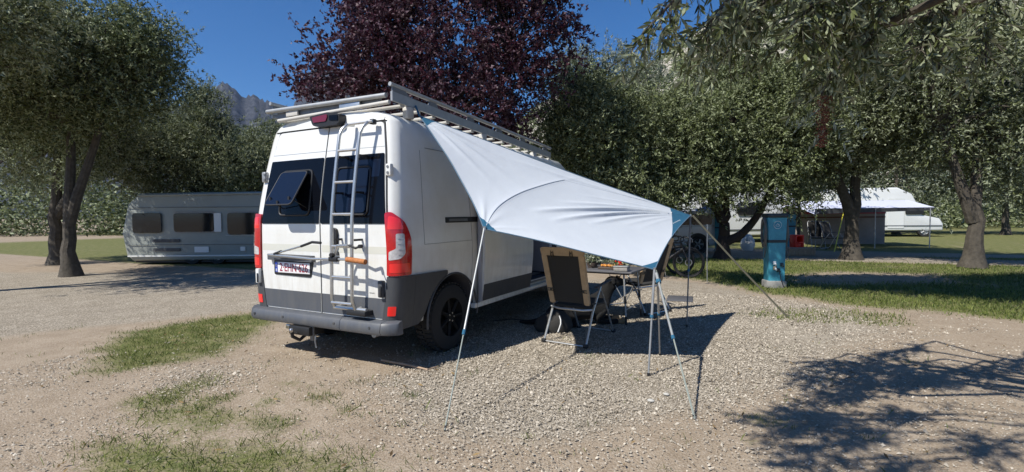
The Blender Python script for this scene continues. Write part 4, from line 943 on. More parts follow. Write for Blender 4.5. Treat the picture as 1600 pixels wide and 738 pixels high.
pole((fC2, C_+Vector((.03, 0, -.12))), [(0, .6, .008, 'alu_dull'), (.6, 1, .011, 'alu_dull')], 'thin rear leg behind the lowest sail corner')
pole((fC3, C_+Vector((.02, -.02, -.03))), [(0, .50, .0045, 'pole_fg'), (.50, .93, .011, 'alu_dull'), (.93, 1, .016, 'alu_dull')], 'bright thick leg leaning towards the camera below the lowest sail corner')
pole((fD, D_+Vector((0, 0, .02))), [(0, .5, .009, 'alu_dark'), (.5, 1, .012, 'alu_dark')], 'upright dark pole holding the far blue sail corner')
def strap(a, b, wd, th, label, mk, name='guy_line'):
    a, b = Vector(a), Vector(b); d = (b-a).normalized(); s = Vector((.75, .5, 0)).cross(d).normalized().cross(d).normalized()*0+d.cross(Vector((-.47, .88, 0))).normalized(); n = d.cross(s).normalized()
    root = empty(name, b, 0, label, 'guy line', 'poles and guy lines of the sun sail')
    vs = []
    for p in (a, (a+b)/2+Vector((0, 0, -.015)), b):
        for (i, j) in ((-1, -1), (1, -1), (1, 1), (-1, 1)): vs.append(p-b+s*wd*i+n*th*j)
    MB().add(vs, [(4*k+i, 4*k+(i+1) % 4, 4*k+4+(i+1) % 4, 4*k+4+i) for k in (0, 1) for i in range(4)]+[(0, 1, 2, 3), (8, 9, 10, 11)]).build('webbing', M[mk], root)
    MB().tube([(0, 0, .03), (0, 0, -.03)], .006, 6).build('peg', M['alu_dark'], root); return root
strap(D_+Vector((.03, .0, .0)), fG, .012, .002, 'olive webbing strap running from the far sail corner to the ground at right', 'olive_strap')
strap(C_+Vector((.02, -.02, .0)), gnd(1085, 657)+np.array([.01, 0, 0]), .002, .002, 'thin cord beside the bright leaning leg', 'pole_fg')
# purple-ish strap end lying in the leg's line
# ------------------------------------------------------------------ camping chairs
def chair_parts(root, tone='beige'):
    """x width, y forward (facing +y), origin centre between front feet at floor"""
    W = .265
    A1 = lambda s: (s*W, 0, .02); ap = lambda s: (s*W, .44, .64)
    for s in (-1, 1):
        MB().tube([(s*W, 0, .02), (s*(W-.005), .20, .37), (s*(W-.005), .42, .64)], .0135, 8).build('leg', M['alu'], root)
        MB().tube([(s*(W-.03), .86, .02), (s*(W-.03), .70, .30), (s*(W-.03), .45, .64)], .0105, 8).build('leg', M['alu_dull'], root)
        MB().box((s*(W+.005), .48, .665), (.05, .42, .022), Matrix.Rotation(R(6), 3, 'X'), bev=.01).build('armrest', M['clad'], root)
        MB().tube([(s*(W+.0), .16, .47), (s*W, .52, .43)], .009, 6).build('side_bar', M['black'], root)
        MB().box((s*W, 0, .025), (.055, .05, .045), bev=.012).build('foot_cap', M['black'], root)
        MB().box((s*(W-.03), .87, .022), (.05, .05, .04), bev=.012).build('foot_cap', M['black'], root)
    MB().tube([(-W, 0, .022), (W, 0, .022)], .010, 8).build('floor_bar', M['alu'], root)
    MB().tube([(-W+.03, .87, .022), (W-.03, .87, .022)], .010, 8).build('floor_bar', M['alu_dull'], root)
    MB().tube([(-W, .18, .40), (-W*.6, .165, .385), (W*.6, .165, .385), (W, .18, .40)], .0125, 8).build('cross_bar', M['alu'], root)
    # seat
    mm = MB(); mm.box((0, .42, .43), (.47, .46, .035), Matrix.Rotation(R(4), 3, 'X'), bev=.015); mm.build('seat', M['mesh'], root)
    # backrest: leaning frame covered by a pad
    def bk(x, h): t = h/.66; return (x*(1-.06*(1-t)), .16-.20*t, .45+.645*t)
    th = Vector((0, -.03, -.01))
    outer = [(-.245, .0), (-.255, .35), (-.255, .60), (-.225, .655), (.225, .655), (.255, .60), (.255, .35), (.245, 0)]
    MB().tube([bk(*p) for p in outer], .012, 8).build('back_frame', M['alu_dull'], root)
    def pad(x0, x1, h0, h1, d, name, mk, rr=.03):
        bm = bmesh.new(); ol = rpoly([(x0, h0), (x1, h0), (x1, h1), (x0, h1)], rr, 4); f = bm.faces.new([bm.verts.new((p[0], p[1], 0)) for p in ol])
        r = bmesh.ops.extrude_face_region(bm, geom=[f]); top = {v for v in r['geom'] if isinstance(v, bmesh.types.BMVert)}
        bmesh.ops.bevel(bm, geom=[e for e in bm.edges if e.calc_length() >= 0 and (e.verts[0] in top) == (e.verts[1] in top)], offset=.0, segments=1, affect='EDGES') if False else None
        for v in bm.verts:
            p = Vector(bk(v.co.x, v.co.y)); v.co = p+Vector((0, -d if v in top else d*.3, 0))
        bm.verts.index_update(); m = MB(); m.add([v.co for v in bm.verts], [[v.index for v in q.verts] for q in bm.faces]); bm.free(); return m.build(name, M[mk], root, smooth=60)
    pad(-.204, .204, .02, .60, .018, 'mesh_panel', 'mesh')
    pad(-.268, -.200, .0, .60, .030, 'side_pad', tone); pad(.200, .268, .0, .60, .030, 'side_pad', tone)
    m = MB(); vs = []
    pad(-.268, .268, .585, .682, .034, 'head_pad', tone, .05)
    for (x, h) in ((-.215, .17), (.215, .17), (-.12, .62), (.12, .62)):
        q = MB()
        for dz in (-.014, .014):
            p = Vector(bk(x, h+(dz if h < .5 else 0)))+Vector(((dz if h > .5 else 0), -.034, 0)); q.box(p, (.085 if h < .5 else .007, .014, .007 if h < .5 else .11))
        q.box(Vector(bk(x, h))+Vector((0, -.04, 0)), (.022, .01, .03) if h < .5 else (.01, .008, .02), bev=.003); q.build('buckle_strap', M['bark'], root)
f1 = Vector(gnd(850, 535)); f2 = Vector(gnd(915, 545)); cc = (f1+f2)/2; az = math.atan2(f2.y-f1.y, f2.x-f1.x)
ch = empty('folding_chair', (cc.x, cc.y, 0), az, 'beige edged folding chair with black mesh back seen from behind nearest the camera', 'chair', 'folding chairs at the table')
chair_parts(ch)
ch2 = copy_tree(ch); ch2.location = (2.60, 3.92, 0); ch2.rotation_euler = (0, 0, R(62)); ch2['label'] = 'folding chair on the far side of the table, half hidden by the sail'
# ------------------------------------------------------------------ table
tb0 = (1.90, 3.35); tb = empty('folding_table', (tb0[0], tb0[1], 0), R(-4), 'grey topped folding camping table laid under the sun sail', 'table')
MB().box((0, 0, .70), (1.16, .72, .028), bev=.008).build('tabletop', M['tabletop'], tb)
MB().box((0, 0, .676), (1.05, .62, .02), bev=.004).build('table_frame', M['black'], tb)
for (x, y, dx, dy) in ((-.45, -.28, -.07, -.03), (.45, -.28, .05, -.05), (-.45, .28, -.07, .03), (.45, .28, .05, .05)):
    MB().tube([(x, y, .67), (x+dx, y+dy, .02)], .0125, 8).build('leg', M['alu_dull'], tb)
    MB().tube([(x+dx*.45, y+dy*.45, .38), (x+dx*.6, y+dy*.6, .28)], .017, 8).build('leg_lock', M['black'], tb)
    MB().tube([(x+dx*.85, y+dy*.85, .11), (x+dx*1.0, y+dy, .0)], .017, 8).build('leg_tip', M['black'], tb)
for s in (-1, 1): MB().tube([(s*.49, -.30, .20), (s*.49, .30, .20)], .008, 6).build('brace', M['alu_dull'], tb)
MB().tube([(.25, -.29, .66), (.47, -.31, .30)], .006, 6).build('brace', M['alu_dull'], tb)
zt = .716
def on_table(name, dx, dy, label, cat): 
    c, s = math.cos(R(-4)), math.sin(R(-4)); return empty(name, (tb0[0]+dx*c-dy*s, tb0[1]+dx*s+dy*c, zt), 0, label, cat)
pp = on_table('potted_plant', -.10, -.05, 'small leafy green potted plant on the table', 'plant')
MB().lathe([(0, 0), (.06, 0), (.085, .07), (.085, .075), (.07, .07), (0, .065)], n=20).build('pot', M['pot'], pp)
V, Fq, t = leaves(rng.normal(0, 1, (260, 3))*np.array([.055, .055, .04])+np.array([0, 0, .13]), .055, .022); fast_mesh('foliage', V, Fq, M['olivefar'], pp, {'tone': ('FACE', t)}, kind='stuff')
pp = on_table('potted_plant', .10, .12, 'low trailing plant in a dark tray behind the fruit', 'plant')
MB().box((0, 0, .03), (.24, .12, .06), bev=.01).build('pot', M['pot'], pp)
V, Fq, t = leaves(rng.normal(0, 1, (160, 3))*np.array([.08, .04, .02])+np.array([0, 0, .08]), .04, .02); fast_mesh('foliage', V, Fq, M['olivefar'], pp, {'tone': ('FACE', t)}, kind='stuff')
fbw = on_table('fruit_tray', .17, -.12, 'dark tray with small orange and yellow fruits on the table', 'fruit tray')
MB().box((0, 0, .015), (.26, .15, .03), bev=.008).build('tray', M['pot'], fbw)
for k in range(7): MB().lathe([(0, -.02), (.017, -.012), (.022, 0), (.017, .012), (0, .02)], (-.09+.03*k, .02*math.sin(k*2.4), .045), n=10).build('fruit', M['orange'], fbw)
rp = on_table('flowering_plant', .34, -.16, 'plant with bright red blooms beside the grey box on the table', 'plant')
MB().lathe([(0, 0), (.05, 0), (.065, .06), (0, .055)], n=16).build('pot', M['pot'], rp)
V, Fq, t = leaves(rng.normal(0, 1, (120, 3))*np.array([.06, .05, .025])+np.array([0, 0, .09]), .05, .025); fast_mesh('foliage', V, Fq, M['olive'], rp, {'tone': ('FACE', t)}, kind='stuff')
mm = MB()
for k in range(14):
    c = (random.uniform(-.04, .05), random.uniform(-.04, .04), random.uniform(.06, .12)); mm.lathe([(0, -.014), (.020, -.006), (.022, .006), (0, .014)], c, n=8)
mm.build('blooms', M['redplastic'], rp)
bx = on_table('storage_box', .42, -.29, 'low grey plastic box at the near right end of the table', 'box')
MB().box((0, 0, .028), (.19, .13, .055), bev=.012).build('box_base', M['concrete'], bx); MB().box((0, 0, .062), (.20, .14, .014), bev=.005).build('lid', M['alu_dull'], bx)

# ------------------------------------------------------------------ dog lying below the table
def skin_mesh(name, chains, mt, parent, sub=2):
    """chains: list of [(point, radius)...] with shared start points merged"""
    bm = bmesh.new(); lay = bm.verts.layers.skin.verify(); key = {}
    for ci, chn in enumerate(chains):
        prev = None
        for p, r in chn:
            k = tuple(round(c, 4) for c in p)
            if k not in key: v = bm.verts.new(p); key[k] = v; v[lay].radius = (r, r)
            v = key[k]
            if prev is not None and prev != v and bm.edges.get((prev, v)) is None: bm.edges.new((prev, v))
            prev = v
    bm.verts.ensure_lookup_table(); bm.verts[0][lay].use_root = True
    me = bpy.data.meshes.new(name); bm.to_mesh(me); bm.free(); o = bpy.data.objects.new(name, me); COL.objects.link(o)
    o.modifiers.new('skin', 'SKIN').use_smooth_shade = True; s = o.modifiers.new('sub', 'SUBSURF'); s.levels = sub; s.render_levels = sub
    dg = bpy.context.evaluated_depsgraph_get(); me2 = bpy.data.meshes.new_from_object(o.evaluated_get(dg)); bpy.data.objects.remove(o); bpy.data.meshes.remove(me)
    me2.name = name; me2.materials.clear(); me2.materials.append(mt); me2.polygons.foreach_set('use_smooth', [True]*len(me2.polygons))
    o = bpy.data.objects.new(name, me2); COL.objects.link(o); o.parent = parent; return o
dog = empty('dog', (1.55, 2.60, 0), R(38), 'large black dog with tan paws lying under the table with its head up', 'dog')
ch_ = [[((0, 0, .17), .15), ((.20, 0, .20), .155), ((.42, 0, .21), .165), ((.58, 0, .27), .15), ((.66, 0, .38), .10), ((.72, 0, .48), .085), ((.78, 0, .56), .092), ((.86, 0, .565), .070), ((.93, 0, .54), .046), ((.985, 0, .53), .036)],
       [((.78, 0, .56), .092), ((.75, .075, .60), .03), ((.76, .105, .53), .022)], [((.78, 0, .56), .092), ((.75, -.075, .60), .03), ((.76, -.105, .53), .022)],
       [((.58, 0, .27), .15), ((.58, .13, .16), .065), ((.50, .14, .06), .045), ((.68, .13, .045), .038), ((.82, .12, .04), .040)],
       [((.58, 0, .27), .15), ((.58, -.13, .16), .065), ((.50, -.14, .06), .045), ((.68, -.13, .045), .038), ((.82, -.12, .04), .040)],
       [((0, 0, .17), .15), ((.0, .15, .16), .10), ((.18, .20, .10), .07), ((.02, .22, .05), .04), ((.20, .23, .04), .035)],
       [((0, 0, .17), .15), ((.0, -.15, .16), .10), ((.18, -.20, .10), .07), ((.02, -.22, .05), .04), ((.20, -.23, .04), .035)],
       [((0, 0, .17), .15), ((-.18, 0, .08), .05), ((-.36, .06, .04), .035), ((-.50, .14, .04), .02)]]
skin_mesh('dog_body', ch_, M['fur'], dog)
for sy in (-1, 1):
    MB().lathe([(0, -.07), (.032, -.055), (.042, 0), (.036, .05), (0, .065)], (.86, .12*sy, .036), 'X', 12).build('paw', M['tan'], dog)
    MB().lathe([(0, -.012), (.010, -.006), (.012, .004), (0, .012)], (.84, .042*sy, .595), 'X', 8).build('eye', M['black'], dog)
    MB().lathe([(0, -.02), (.018, -.01), (.02, .01), (0, .02)], (.855, .035*sy, .62), 'X', 8).build('brow_mark', M['tan'], dog)
MB().lathe([(0, -.02), (.018, -.012), (.020, .004), (0, .014)], (1.015, 0, .545), 'X', 10).build('nose', M['black'], dog)
# black bag beside dog, left of it
bg_ = empty('dark_bag', (1.62, 2.25, 0), R(20), 'slumped black bag on the gravel under the nearest chair', 'bag')
mm = MB(); n = 14; rings = []
for i, (r_, z) in enumerate(((.0, .0), (.17, .0), (.20, .06), (.18, .15), (.12, .22), (.05, .25), (0, .255))): rings.append((r_, z))
mm.lathe(rings, n=18); mm.v = [(x*1.25*(1+.08*math.sin(5*x+9*y)), y*.8, z*(1+.15*math.sin(7*x))) for x, y, z in mm.v]; mm.build('bag_body', M['mesh'], bg_)
MB().tube([(.10+.02*math.sin(k), -.12-.03*k, .22-.045*k) for k in range(5)], .012, 6).build('bag_strap', M['alu_dark'], bg_)

# ------------------------------------------------------------------ small things on the ground
cb = [gnd(770, 503), gnd(800, 500), gnd(830, 503), gnd(862, 500)]
tag(MB().tube([(p[0], p[1], .012) for p in cb], .006, 6).build('power_cable', M['black'], None), 'black power cable lying in the shade beside the van', 'cable')
st = [gnd(596, 566), gnd(640, 574), gnd(668, 581), gnd(684, 576)]
tag(MB().tube([(p[0], p[1], .02) for p in st], [.010, .011, .009, .006], 6).build('stick', M['wood'], None), 'thin dry stick on the dirt behind the bumper shadow', 'stick')
for i, (px, py, r_, lb_) in enumerate(((1017, 629, .022, 'larger of two flat white stones near the leaning leg'), (1041, 619, .018, 'smaller flat white stone behind the other near the leaning leg'))):
    c = gnd(px, py); m = MB(); m.lathe([(0, 0), (r_, .003), (r_*1.1, .010), (r_*.6, .018), (0, .02)], n=12); m.v = [(x*1.3+random.uniform(-.002, .002), y, z) for x, y, z in m.v]
    o = m.build('white_stone', M['pale_stone'], None); o.location = (c[0], c[1], .008); tag(o, lb_, 'stone')
mt_ = gnd(1060, 470)
tag(MB().box((mt_[0], mt_[1]+.15, .012), (.42, .55, .016), Matrix.Rotation(R(8), 3, 'Z'), bev=.004).build('shadow_slab', M['tabletop'], None), 'flat grey slab standing in for a shadow on the gravel behind the far chair', 'mat')  # grey slab laid on the gravel in place of a cast shadow

# ------------------------------------------------------------------ vehicles behind
def shell(prof, w, bev, segs=3):
    """side profile (x, z) extruded to width w along y, all edges rounded"""
    bm = bmesh.new(); f = bm.faces.new([bm.verts.new((p[0], -w/2, p[1])) for p in prof]); r = bmesh.ops.extrude_face_region(bm, geom=[f])
    for v in r['geom']:
        if isinstance(v, bmesh.types.BMVert): v.co.y += w
    bmesh.ops.recalc_face_normals(bm, faces=bm.faces[:])
    ed = [e for e in bm.edges if abs(e.verts[0].co.y-e.verts[1].co.y) < 1e-6]
    bmesh.ops.bevel(bm, geom=ed, offset=bev, segments=segs, profile=.5, affect='EDGES', clamp_overlap=True)
    bm.verts.index_update(); m = MB(); m.add([v.co for v in bm.verts], [[v.index for v in q.verts] for q in bm.faces]); bm.free(); return m
def plate(x0, x1, z0, z1, yf, t, r=.05):
    s = -1 if yf < 0 else 1
    return MB().prism(rpoly([(x0, z0), (x1, z0), (x1, z1), (x0, z1)], r, 4), t, Matrix.Translation((0, yf+(0 if s < 0 else t), 0)) @ Matrix.Rotation(R(90), 4, 'X'))
def vwheel(root, x, y, r, s):
    wv = empty('wheel', (x, y, r)); wv.parent = root; t = .1*s
    MB().lathe([(r*.62, -t), (r*.95, -t), (r, -t*.6), (r, t*.6), (r*.95, t), (r*.62, t)], axis='Y', n=28).build('tyre', M['rubber'], wv)
    m = MB(); m.lathe([(r*.63, t), (r*.58, t*.6), (.0, t*.5)], axis='Y', n=24); m.mi = 0
    for k in range(5):
        a = k*2*math.pi/5; m.tube([(.03*math.cos(a), t*.9, .03*math.sin(a)), (r*.6*math.cos(a), t*.95, r*.6*math.sin(a))], r*.09, 6)
    m.build('rim', M['alu_dull'], wv)
VR = math.atan2(_r[1], _r[0])
# caravan on the left, broadside to the camera
c0 = dep(297, 400, 16.8)
cv = empty('caravan', (c0[0], c0[1], 0), VR+R(-1), 'white caravan, its deep shade painted in as grey, parked left of the white van', 'caravan')
shell([(-1.3, .30), (-1.42, 1.0), (-1.2, 1.9), (-.8, 2.24), (3.3, 2.26), (3.65, 2.0), (3.8, 1.2), (3.72, .15), (-1.1, .12)], 2.2, .10).build('caravan_body', M['cara_shaded'], cv)
for x0, x1, z0, z1 in ((-1.0, -.1, 1.0, 1.62), (.30, 1.54, 1.03, 1.60), (1.98, 3.0, .93, 1.60)):
    pn = plate(x0, x1, z0, z1, -1.135, .03, .09).build('window', M['darkwin'], cv)
plate(1.56, 1.78, 1.02, 1.60, -1.13, .03, .03).build('curtain', M['cara_white'], cv)
plate(-1.2, 3.6, .26, .30, -1.13, .028, .01).build('trim_strip', M['cara_white'], cv)
plate(1.9, 3.1, .905, .915, -1.12, .02, .0).build('trim_strip', M['cara_white'], cv)
plate(-.4, .45, .70, .80, -1.12, .02, .02).build('vent_grille', M['clad'], cv); plate(-.4, .45, .42, .52, -1.12, .02, .02).build('vent_grille', M['clad'], cv)
for z in (.62, 1.78): plate(-1.2, 3.6, z, z+.012, -1.118, .016, .0).build('body_rib', M['clad_door'], cv)
for x in (.30, 1.98): plate(x-.03, x+(1.24 if x < 1 else 1.02)+.03, .99, 1.0+.66 if x < 1 else 1.65, -1.115, .012, .1).build('window_rim', M['concrete'], cv)
plate(2.35, 2.5, .42, .55, -1.12, .02, .02).build('service_hatch', M['cara_white'], cv); plate(.9, 1.35, .38, .56, -1.12, .014, .02).build('service_hatch', M['cara_white'], cv)
for x in (.75, 1.55): vwheel(cv, x, -.95, .32, -1)
MB().tube([(-.8, -1.12, 2.16), (3.2, -1.12, 2.2)], .035, 8).build('awning_rail', M['cara_shaded'], cv)
MB().box((1.2, 0, .16), (4.6, 1.9, .2)).build('chassis', M['black'], cv)
# grey estate car right
c0 = dep(1050, 400, 19.5)
gv = empty('grey_car', (c0[0], c0[1], 0), VR+R(4), 'silver grey car parked behind the blue sail corner with a blue bag on its roof', 'car')
shell([(-3.4, .28), (-3.45, .75), (-2.6, .98), (-1.9, 1.45), (-1.4, 1.56), (.98, 1.57), (1.22, 1.50), (1.42, 1.02), (1.48, .55), (1.40, .26)], 1.8, .07).build('car_body', M['vangrey'], gv)
plate(-1.75, -.72, 1.03, 1.44, -.913, .03, .08).build('side_window', M['darkwin'], gv); plate(-.66, .30, 1.03, 1.45, -.913, .03, .06).build('side_window', M['darkwin'], gv)
plate(.36, 1.14, 1.03, 1.43, -.913, .03, .10).build('side_window', M['darkwin'], gv)
plate(-3.2, 1.35, .985, .993, -.905, .012, .0).build('body_crease', M['black'], gv); plate(-.9, .1, .50, .54, -.912, .02, .01).build('sill_trim', M['alu'], gv)
plate(1.0, 1.42, .50, .54, -.912, .02, .01).build('sill_trim', M['alu'], gv)
for x in (-2.55, .62):
    MB().lathe([(0, -.03), (.40, -.03), (.40, .02), (0, .02)], (x, -.90, .33), 'Y', 28).build('wheel_arch', M['black'], gv); vwheel(gv, x, -.87, .32, -1)
MB().tube([(-1.3, -.72, 1.61), (.9, -.72, 1.61)], .02, 6).build('roof_rail', M['alu'], gv)
bb = empty('blue_bag', tuple(dep(1105, 326, 18.9)), VR, 'crumpled blue and white bag lying on the grey car roof', 'bag')
mm = MB(); mm.lathe([(0, -.10), (.22, -.10), (.27, -.02), (.2, .07), (.08, .12), (0, .12)], n=16); mm.v = [(x*1.5*(1+.2*math.sin(8*y)), y*(1+.15*math.sin(9*x)), z*(1+.3*math.sin(11*x+5*y))-.05) for x, y, z in mm.v]; mm.build('bag_cloth', M['bluebag'], bb)
# white motorhomes
def motorhome(px, D, rot, L, H, label):
    c = dep(px, 400, D); m_ = empty('motorhome', (c[0], c[1], 0), VR+R(rot), label, 'motorhome', 'white motorhomes behind the trees')
    h = L/2
    shell([(-h, .35), (-h, H-.35), (-h+.35, H), (h-1.3, H+.02), (h-.55, H-.35), (h-.15, H-1.1), (h, 1.25), (h+.9, 1.05), (h+1.1, .75), (h+1.1, .35)], 2.2, .09).build('motorhome_body', M['cara_white'], m_)
    for x0, x1 in ((-h+.4, -h+1.5), (-.6, .6)): plate(x0, x1, 1.35, 1.95, -1.135, .03, .08).build('window', M['darkwin'], m_)
    plate(h-.9, h+.05, 1.28, 1.78, -1.13, .03, .1).build('cab_window', M['darkwin'], m_)
    plate(-h+.1, h+1.0, .62, .66, -1.118, .02, .01).build('side_stripe', M['clad_door'], m_)
    plate(-.1+.9, .9+.75, .5, 2.2, -1.112, .014, .05).build('habitation_door', M['cara_white'], m_)
    for x in (-h+1.6, h+.15): vwheel(m_, x, -.98, .34, -1)
    MB().box((0, 0, .34), (L, 2.0, .14)).build('chassis', M['black'], m_)
motorhome(1150, 25.5, 6, 5.6, 2.75, 'long white motorhome seen between the tree trunk and the blue post')
motorhome(1345, 30, -8, 5.2, 2.8, 'white motorhome behind the awning tent')
motorhome(955, 30, 3, 5.2, 2.7, 'white motorhome hidden behind the dining table trees')
# white sack hanging by the trunk
c0 = dep(1168, 396, 19.5); sk = empty('white_sack', (c0[0], c0[1], 0), 0, 'bulging white sack standing right of the leaning trunk', 'sack')
mm = MB(); mm.lathe([(0, 0), (.18, 0), (.24, .18), (.22, .40), (.14, .56), (.08, .62), (0, .64)], n=16); mm.v = [(x*(1+.12*math.sin(6*z+4*y)), y, z*(1+.05*math.sin(7*x))) for x, y, z in mm.v]; mm.build('sack_cloth', M['cara_white'], sk)

# ------------------------------------------------------------------ blue service pedestals
def pedestal(px, py, sc, rz, label, hoses=True):
    c = gnd(px, py); p = empty('service_pedestal', (c[0], c[1], 0), rz, label, 'service pedestal', 'blue service pedestals')
    w0, w1, dp = .205, .215, .17
    MB().box((0, 0, .07), (.50, .40, .15), bev=.02).build('concrete_foot', M['concrete'], p)
    def taper(x0, x1, z0, z1, y, mk, name, par=p):
        return MB().add([(-x0, -y, z0), (x0, -y, z0), (x0, y, z0), (-x0, y, z0), (-x1, -y, z1), (x1, -y, z1), (x1, y, z1), (-x1, y, z1)], [(0, 1, 5, 4), (1, 2, 6, 5), (2, 3, 7, 6), (3, 0, 4, 7), (0, 3, 2, 1), (4, 5, 6, 7)]).build(name, M[mk], par, smooth=0)
    taper(w0, w1+.005, .145, .90, dp, 'post_blue', 'lower_column'); taper(w1+.012, w1+.012, .90, .955, dp+.012, 'post_dark', 'waist_band')
    up = taper(w1+.01, w1+.03, .955, 1.40, dp+.005, 'post_blue', 'upper_box')
    MB().box((0, 0, 1.435), (.53, .42, .085), bev=.02).build('cap', M['post_dark'], p)
    mm = MB(); a = np.linspace(0, 2*math.pi, 25); mm.tube([(.10*math.cos(t), -dp-.012, 1.25+.075*math.sin(t)) for t in a], .004, 5, cap=False); mm.build('round_emblem', M['white'], p)
    mm = MB(); mm.tube([(-.05, -dp-.012, 1.24), (0, -dp-.012, 1.275), (.05, -dp-.012, 1.24)], .006, 5); mm.tube([(-.05, -dp-.012, 1.225), (.05, -dp-.012, 1.225)], .004, 5); mm.build('emblem_mark', M['white'], p)
    for i, (x, z, mk) in enumerate(((-.07, .50, 'white'), (-.06, .40, 'yellow'), (.12, .47, 'post_dark'), (.03, .36, 'post_dark'))):
        s = MB().box((x, -dp-.015, z), (.075, .05, .07), bev=.012).build('socket', M[mk if mk != 'yellow' else 'beige'], p)
        MB().tube([(x, -dp-.03, z), (x+.01, -dp-.09, z-.03)], .02, 8).build('plug', M['post_dark' if i > 1 else 'white'], s)
    MB().tube([(.03, -dp-.09, .33), (.05, -dp-.12, .2), (.12, -dp-.12, .05), (.22, -dp-.05, .02)], .01, 6).build('plug_cable', M['black'], p)
    if hoses:
        for s in (-1, 1):
            m = MB(); pts = []
            for k in range(70):
                t = k/69*2*math.pi*4; pts.append((s*(.285+.02*math.sin(k*.9)), .13*math.cos(t), 1.10+.26*math.sin(t)-.03*math.cos(t*.25)))
            m.tube(pts, .021, 6); m.build('coiled_hose', M['hose'], p)
            MB().box((s*.25, 0, 1.28), (.08, .06, .05), bev=.01).build('hose_hook', M['post_dark'], p)
            MB().tube([(s*.29, -.08, .90), (s*.30, -.10, .6), (s*.27, -.12, .75), (s*.25, -.10, 1.0)], .012, 6).build('hose_end', M['hose'], p)
    p.scale = (sc*.72, sc*.8, sc); return p
pedestal(1209, 449, .99, VR+R(-6), 'blue service pedestal with a round emblem and dark cap standing on the lawn edge')
pedestal(1126, 395, 1.0, VR+R(10), 'teal pedestal mostly hidden behind the forked tree trunk', False)
pedestal(1233, 391, 1.0, VR, 'distant blue pedestal peeping out right of the near one', False)
# ------------------------------------------------------------------ awning tent, red crate, pallets, pole
c0 = dep(1325, 400, 21.5); at_ = empty('awning_tent', (c0[0], c0[1], 0), VR+R(-3), 'awning tent with pale lilac roof and brownish back wall at the right', 'tent')
mm = MB(); N = 12
for i in range(N):
    for j in range(2): pass
vs = []; 
for i in range(N+1):
    x = -2.15+4.6*i/N
    for (y, z) in ((-1.4, 1.62), (-1.2, 1.66), (0, 1.93), (1.4, 1.95)): vs.append((x, y, z-.05*math.sin(i*math.pi*2/4)**2+(-.25 if i == 0 else 0)))
mm.add(vs, [(i*4+j, i*4+j+1, i*4+j+5, i*4+j+4) for i in range(N) for j in range(3)]); o = mm.build('roof_fabric', M['awning'], at_)
mm = MB(); mm.add([(-2.16, -1.38, 1.38), (2.4, -1.38, 1.5), (2.4, -1.40, 1.62), (-2.15, -1.40, 1.38+.22)], [(0, 1, 2, 3)]); mm.build('valance', M['clad'], at_)
mm = MB().box((.15, 1.38, .9), (4.5, .03, 1.9)); mm.build('back_wall', M['awning_in'], at_)
MB().box((.15, 1.35, 1.42), (4.5, .03, .10)).build('striped_band', M['plate_red'], at_); MB().box((.15, 1.35, 1.22), (4.5, .03, .05)).build('striped_band', M['berry'], at_)
for x in (-2.1, .2, 2.3): MB().tube([(x, -1.38, 0), (x, -1.38, 1.6)], .02, 8).build('tent_pole', M['alu_dull'], at_)
MB().tube([(-1.05, -1.42, 1.45), (-2.4, -3.2, .0)], .018, 6).build('guy_strap', M['yellow'], at_)
for (px, D, lb_) in ((1272, 20.6, 'dark folding chair standing at the awning tent entrance'), (1288, 20.2, 'dark folding chair right of the other one under the awning')):
    c = copy_tree(ch); p = dep(px, 400, D); c.location = (p[0], p[1], 0); c.rotation_euler = (0, 0, VR+R(200 if px > 1280 else 160)); c['label'] = lb_; c['group'] = 'chairs under the awning tent'
    for k in c.children_recursive:
        if k.type == 'MESH' and k.data.materials[0] in (M['beige'],): k.data = k.data.copy(); k.data.materials[0] = M['mesh']
rc = empty('red_crate', tuple(dep(1245, 378, 17.9)), VR+R(8), 'bright red plastic crate standing on the wooden pallets', 'crate')
for (cx, cz, sx_, sz_) in ((0, -.22, .34, .06), (0, .22, .34, .06), (-.14, 0, .06, .46), (.14, 0, .06, .46), (0, -.02, .34, .05)): MB().box((cx, 0, cz), (sx_, .30, sz_), bev=.01).build('crate_rail', M['redplastic'], rc)
MB().box((0, .13, 0), (.32, .02, .46)).build('crate_back', M['redplastic'], rc); MB().box((0, -.05, -.12), (.2, .15, .14), bev=.03).build('crate_content', M['redplastic'], rc)
pt = empty('pallet_box', tuple(gnd(1243, 398.5)), VR+R(3), 'low weathered wooden pallet box behind the blue post', 'pallet')
for k in range(11): MB().box((-.42+k*.088, -.32, .115), (.076, .02, .23), bev=.004).build('slat', M['wood'], pt)
for k in range(8): MB().box((0, -.28+k*.08, .235), (.98, .07, .018), bev=.003).build('slat', M['wood'], pt)
for y in (-.30, .30): MB().box((0, y+.02*(y < 0), .20), (.96, .03, .05)).build('bearer', M['wood'], pt)
c0 = dep(1247, 380, 19.0); lp = empty('wooden_post', (c0[0], c0[1], 0), 0, 'slim brown post rising beside the awning tent', 'post')
MB().tube([(0, 0, 0), (.02, 0, 1.6), (0, 0, 3.4)], [.06, .05, .045], 10).build('post_shaft', M['bark'], lp); MB().box((0, 0, 3.42), (.10, .10, .05), bev=.01).build('post_cap', M['bark_dark'], lp)
